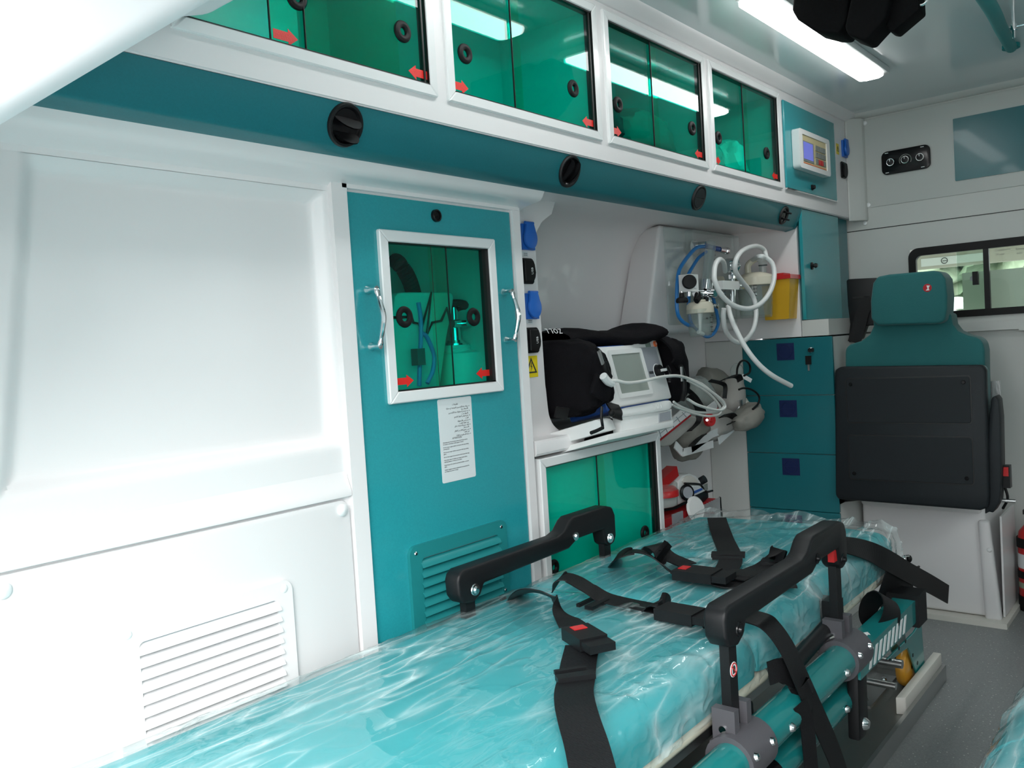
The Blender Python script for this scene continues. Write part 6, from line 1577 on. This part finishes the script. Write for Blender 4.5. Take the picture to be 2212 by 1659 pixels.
# under frame details on the near side
obj('pivot_block', MB().prism([(1.235, 0.30), (1.30, 0.29), (1.345, 0.33), (1.34, 0.40), (1.25, 0.405)], 'y', 0.622, 0.65, 0.006, 2), 'black_plastic', st)
obj('pivot_bolt', MB().lathe([(0.0001, 0.007), (0.006, 0.006), (0.009, 0)], (1.295, 0.622, 0.365), (0, -1, 0), 12), 'chrome', st)
obj('side_link', MB().prism([(1.69, 0.20), (1.73, 0.195), (1.75, 0.22), (1.755, 0.36), (1.70, 0.37)], 'y', 0.566, 0.590, 0.006, 2), 'black_plastic', st)
obj('pivot_bolt', MB().lathe([(0.0001, 0.010), (0.008, 0.009), (0.012, 0.003), (0.013, 0)], (1.722, 0.566, 0.225), (0, -1, 0), 14), 'chrome', st)
obj('tube_collar', MB().cyl((1.30, 0.605, 0.272), (1.345, 0.605, 0.272), 0.032, seg=24), 'black_gloss', st)
obj('tube_collar', MB().cyl((1.19, 0.605, 0.272), (1.21, 0.605, 0.272), 0.030, seg=24), 'black_gloss', st)
obj('damper', MB().cyl((1.46, 0.62, 0.40), (1.75, 0.62, 0.43), 0.016, seg=14), 'black_plastic', st)
obj('rear_lock', MB().box(1.69, 1.73, 0.60, 0.64, 0.37, 0.475, 0.004, 2), 'black_plastic', st)
# legs and wheels
obj('end_bracket', MB().box(2.10, 2.17, 0.555, 0.640, 0.31, 0.385, 0.006, 2), 'black_plastic', st)
def yk(px, py): p = at(px, py, Y=0.655); return (p.x, p.z)
fk = [yk(*q) for q in ((1917, 1425), (1975, 1366), (1986, 1347), (1991, 1350), (1997, 1425), (2002, 1445), (2004, 1462), (1992, 1466), (1980, 1454), (1962, 1400), (1950, 1408), (1932, 1423))]
for yy in (0.700, 0.655):
    fo = obj('fork_plate', MB().prism(fk, 'y', yy, yy + 0.006, 0.0015, 1), 'teal_tube', st)
for px_, py_ in ((1972, 1415), (1982, 1432), (1990, 1448), (1956, 1385), (1942, 1400)):
    q = yk(px_, py_)
    obj('slot', MB().cyl((q[0], 0.6544, q[1]), (q[0], 0.6552, q[1]), 0.0055, seg=12), 'seal_black', fo)
q = yk(1994, 1444)
obj('axle_bolt', MB().cyl((q[0] - 0.01, 0.646, q[1]), (q[0] - 0.01, 0.712, q[1]), 0.008, seg=10), 'chrome', st)
wc = V((2.425, 0.680, 0.036 + 0.056)); wr_ = 0.056
obj('caster_wheel', MB().lathe([(0.008, -0.016), (wr_ - 0.014, -0.016), (wr_ - 0.004, -0.012), (wr_, -0.004), (wr_, 0.004), (wr_ - 0.004, 0.012), (wr_ - 0.014, 0.016), (0.008, 0.016)], (wc.x, wc.y, max(wc.z, 0.036 + wr_)), (0, 1, 0), 32), 'amber', st)
obj('cross_axle', MB().cyl((2.22, 0.63, 0.17), (2.22, 1.2, 0.17), 0.011), 'steel', st)
obj('cross_axle', MB().cyl((2.16, 0.63, 0.135), (2.16, 1.2, 0.135), 0.009), 'steel', st)
for yy in (0.72, 1.16):
    obj('leg', MB().tube([(0.6, yy, 0.33), (1.3, yy, 0.22), (2.3, yy, 0.16)], 0.018, 12, 3), 'teal_tube', st)
for xx in (0.55,):
    for yy in (0.70, 1.16):
        obj('caster_wheel', MB().lathe([(0.010, -0.018), (0.07, -0.018), (0.085, -0.004), (0.085, 0.004), (0.07, 0.018), (0.010, 0.018)], (xx, yy, 0.121), (0, 1, 0), 24), 'amber', st)
obj('lever', MB().tube([at(1950, 1248, Y=0.62), at(1960, 1232, Y=0.62), at(1953, 1215, Y=0.62), at(1954, 1203, Y=0.62), at(1962, 1201, Y=0.62)], 0.0035, 8, 6), 'chrome', st)
obj('lever_knob', MB().lump(at(1964, 1207, Y=0.62), (0.007, 0.007, 0.010), 0, 1, 0, 2), 'black_rubber', st)
obj('lever_pin', MB().tube([at(1962, 1232, Y=0.62), at(1985, 1224, Y=0.62)], 0.003, 8, 2), 'black_plastic', st)

# ================================================================== BELTS
def auto_w(P):
    D = []
    for i in range(len(P)):
        tg = (P[min(i + 1, len(P) - 1)] - P[max(i - 1, 0)])
        D.append(V((0, 0, 1)).cross(tg).normalized())
    return D
def belt_part(pts, w, par, m='webbing', name='webbing', wd=None, t_=0.0022):
    P = [at(x, y, Z=z) for x, y, z in pts]
    return obj(name, MB().ribbon(P, wd or auto_w(P), w, t_), m, par, 60)
def buckle(px, py, z, ang, par, red=True, L=0.068, W=0.050, H=0.020, red_at=0.4):
    c = at(px, py, Z=z)
    M = Matrix.Translation(c) @ Matrix.Rotation(ang, 4, 'Z')
    o = obj('buckle', MB().box(-L / 2, L / 2, -W / 2, W / 2, -H / 2, H / 2, 0.004, 3, M), 'black_plastic', par)
    if red: obj('buckle_button', MB().box(-L / 2 + 0.006, -L / 2 + 0.024, -0.012, 0.012, H / 2 - 0.002, H / 2 + 0.0012, 0.001, 1, M), 'red_plastic', o)
    obj('buckle_tongue', MB().box(L / 2, L / 2 + 0.030, -W / 2 + 0.002, W / 2 - 0.002, -0.006, 0.007, 0.002, 2, M), 'black_plastic', o)
    return o
def slider(px, py, z, ang, par, L=0.018, W=0.058):
    c = at(px, py, Z=z); M = Matrix.Translation(c) @ Matrix.Rotation(ang, 4, 'Z')
    b = MB().box(-L / 2, L / 2, -W / 2, W / 2, -0.004, 0.004, 0.003, 2, M)
    b.box(-L / 2 - 0.022, -L / 2 - 0.014, -W / 2 + 0.004, W / 2 - 0.004, -0.003, 0.003, 0.002, 1, M)
    return obj('slider', b, 'black_plastic', par)

ZM = 0.524
t = thing('leg_belt', 'black stretcher belt with red button buckle and slider across the foot end', 'belt', at(1240, 1440, Z=ZM))
P = [at(1085, 1318, Y=1.178), at(1105, 1296, Y=1.165), at(1140, 1278, Z=0.555), at(1180, 1284, Z=0.56), at(1206, 1305, Z=0.545), at(1222, 1330, Z=0.535), at(1238, 1352, Z=0.533)]
obj('webbing', MB().ribbon(P, [V((1, .1, .1)), V((1, .1, .2)), V((1, 0, -.3)), V((0.9, -.2, -.6)), V((0.5, .5, -.6)), V((0.8, -0.4, -.3)), V((0.9, -0.4, 0))], 0.050, 0.0022), 'webbing', t, 60)
bk_ = buckle(1262, 1376, 0.540, math.radians(-118), t)
belt_part([(1258, 1395, ZM + .006), (1250, 1432, ZM), (1245, 1466, ZM), (1240, 1492, ZM + 0.004), (1242, 1520, ZM + 0.010), (1252, 1560, ZM + 0.006), (1266, 1605, ZM), (1277, 1650, ZM - 0.004), (1287, 1700, ZM - 0.010), (1294, 1740, ZM - 0.018)], 0.056, t)
P = [at(1292, 1735, Z=ZM - 0.017), at(1298, 1760, Y=0.625), at(1306, 1800, Y=0.612), at(1318, 1880, Y=0.60)]
obj('webbing', MB().ribbon(P, (1, 0.1, 0), 0.056, 0.0022), 'webbing', t, 60)
slider(1243, 1462, ZM + 0.005, math.radians(-128), t)

t = thing('waist_belt', 'black stretcher belt with plain buckle running out under the near side rail', 'belt', at(1400, 1310, Z=ZM))
belt_part([(1204, 1262, 0.545), (1212, 1248, 0.562), (1235, 1250, 0.560), (1270, 1270, 0.548), (1305, 1290, ZM + 0.006), (1350, 1302, ZM), (1400, 1312, ZM), (1440, 1320, ZM)], 0.050, t, wd=[V((1, .3, .2)), V((1, .3, 0)), V((1, .2, 0)), V((1, .2, 0)), V((1, .1, 0)), V((1, 0, 0)), V((1, 0, 0)), V((1, 0, 0))])
obj('loop', MB().ribbon([at(1398, 1316, Z=ZM), at(1412, 1304, Z=ZM + 0.012), at(1428, 1303, Z=ZM + 0.018), at(1436, 1312, Z=ZM + 0.008), at(1425, 1325, Z=ZM + 0.002)], (1, 0, 0), 0.046, 0.002), 'webbing', t, 60)
slider(1290, 1305, ZM + 0.002, math.radians(-90), t)
bk_ = buckle(1468, 1326, 0.536, math.radians(-92), t, red=False, L=0.075)
belt_part([(1505, 1336, ZM + 0.008), (1540, 1338, ZM), (1575, 1335, ZM), (1600, 1330, ZM)], 0.048, t, wd=(1, 0, 0))
P = [at(1590, 1330, Z=ZM), at(1630, 1334, Z=ZM + 0.004), at(1665, 1352, Y=0.60), at(1700, 1400, Y=0.575), at(1730, 1465, Y=0.56), at(1765, 1545, Y=0.553), at(1800, 1625, Y=0.552), at(1822, 1690, Y=0.552), at(1840, 1760, Y=0.552)]
obj('tail', MB().ribbon(P, (1, 0, 0.1), 0.050, 0.0022), 'webbing', t, 60)
P = [at(1660, 1455, Y=0.60), at(1690, 1448, Y=0.585), at(1722, 1470, Y=0.57), at(1738, 1508, Y=0.562), at(1735, 1540, Y=0.56), at(1705, 1545, Y=0.585), at(1668, 1525, Y=0.605)]
obj('loop', MB().ribbon(P, (0.45, -0.35, -0.8), 0.040, 0.002), 'webbing', t, 60)
P = [at(1728, 1520, Y=0.553), at(1742, 1560, Y=0.551), at(1748, 1610, Y=0.55), at(1752, 1660, Y=0.55), at(1760, 1740, Y=0.55)]
obj('tail', MB().ribbon(P, (0.9, -0.4, 0), 0.030, 0.002), 'webbing', t, 60)

t = thing('chest_belt', 'black harness belt with red button buckle across the middle of the mattress', 'belt', at(1500, 1240, Z=ZM))
P = [at(1318, 1218, Y=1.160), at(1340, 1200, Z=0.555), at(1375, 1192, Z=0.568), at(1410, 1205, Z=0.56), at(1440, 1228, Z=0.54), at(1465, 1240, Z=0.532)]
obj('webbing', MB().ribbon(P, [V((1, .2, .3)), V((1, .1, .2)), V((1, 0, -.1)), V((.9, 0, -.5)), V((.9, .1, -.6)), V((1, .2, -.2))], 0.055, 0.0022), 'webbing', t, 60)
P = [at(1392, 1196, Z=0.548), at(1410, 1178, Z=0.568), at(1424, 1185, Z=0.57), at(1440, 1200, Z=0.548), at(1462, 1210, Z=0.540), at(1485, 1220, Z=0.538)]
obj('webbing', MB().ribbon(P, (1, -0.3, 0), 0.046, 0.0022), 'webbing', t, 60)
bk_ = buckle(1506, 1240, 0.540, math.radians(-88), t, L=0.085, W=0.056)
belt_part([(1540, 1255, ZM + .004), (1570, 1262, ZM), (1600, 1262, ZM), (1660, 1262, ZM), (1720, 1262, ZM)], 0.048, t, wd=(1, 0.1, 0))
P = [at(1548, 1119, Z=ZM + 0.004), at(1554, 1140, Z=ZM + 0.006), at(1563, 1165, Z=ZM), at(1575, 1192, Z=ZM + 0.005), at(1578, 1212, Z=ZM + 0.010), at(1565, 1238, Z=ZM + 0.006)]
sh = obj('shoulder_strap', MB().ribbon(P, (-0.35, 1, 0), 0.050, 0.0022), 'webbing', t, 60)
slider(1573, 1198, ZM + 0.012, math.radians(22), t, 0.028, 0.072)
P = [at(1590, 1252, Z=ZM + 0.006), at(1618, 1238, Z=ZM + 0.008), at(1645, 1224, Z=ZM + 0.006), at(1668, 1206, Z=ZM + 0.018), at(1680, 1198, Z=ZM + 0.030), at(1676, 1214, Z=ZM + 0.016)]
obj('shoulder_strap', MB().ribbon(P, (0.6, 0.8, 0), 0.042, 0.0022), 'webbing', t, 60)
slider(1672, 1212, ZM + 0.010, math.radians(10), t, 0.022, 0.050)
obj('tongue', MB().box(-0.02, 0.03, -0.024, 0.024, -0.004, 0.004, 0.003, 2, Matrix.Translation(at(1600, 1240, Z=ZM + 0.006)) @ Matrix.Rotation(math.radians(-70), 4, 'Z')), 'black_plastic', t)

t = thing('head_strap', 'black strap standing out stiffly past the head end of the stretcher', 'strap', at(1900, 1230, Y=0.60))
P = [at(1812, 1178, Y=0.66), at(1840, 1181, Y=0.645), at(1880, 1192, Y=0.63), at(1920, 1212, Y=0.61), at(1965, 1238, Y=0.60), at(2010, 1262, Y=0.595), at(2048, 1284, Y=0.59)]
obj('webbing', MB().ribbon(P, [V((0.5, 0.7, .5)), V((0.3, .6, .8)), V((0.2, .3, 1)), V((0.1, 0, 1)), V((0.1, 0, 1)), V((0.1, 0, 1)), V((0.2, 0, 1))], 0.050, 0.0026), 'webbing', t, 60)
ax_ = V((0.78, -0.30, -0.50)).normalized(); lc = at(1900, 1326, Y=0.598); va_ = V((0.5, 0, 0.8)); va_ = (va_ - ax_ * va_.dot(ax_)).normalized(); vb2 = ax_.cross(va_) * 0.030; va_ = va_ * 0.042
P = [lc + va_ * math.cos(math.radians(q)) + vb2 * math.sin(math.radians(q)) for q in range(-30, 331, 30)]
obj('loop', MB().ribbon(P, ax_, 0.062, 0.0024, 5), 'webbing', t, 60)
P = [at(1905, 1262, Y=0.625), at(1935, 1262, Y=0.615), at(1955, 1285, Y=0.61), at(1955, 1320, Y=0.61)]
obj('flap', MB().ribbon(P, (0.8, -0.3, 0.5), 0.070, 0.003), 'webbing', t, 60)
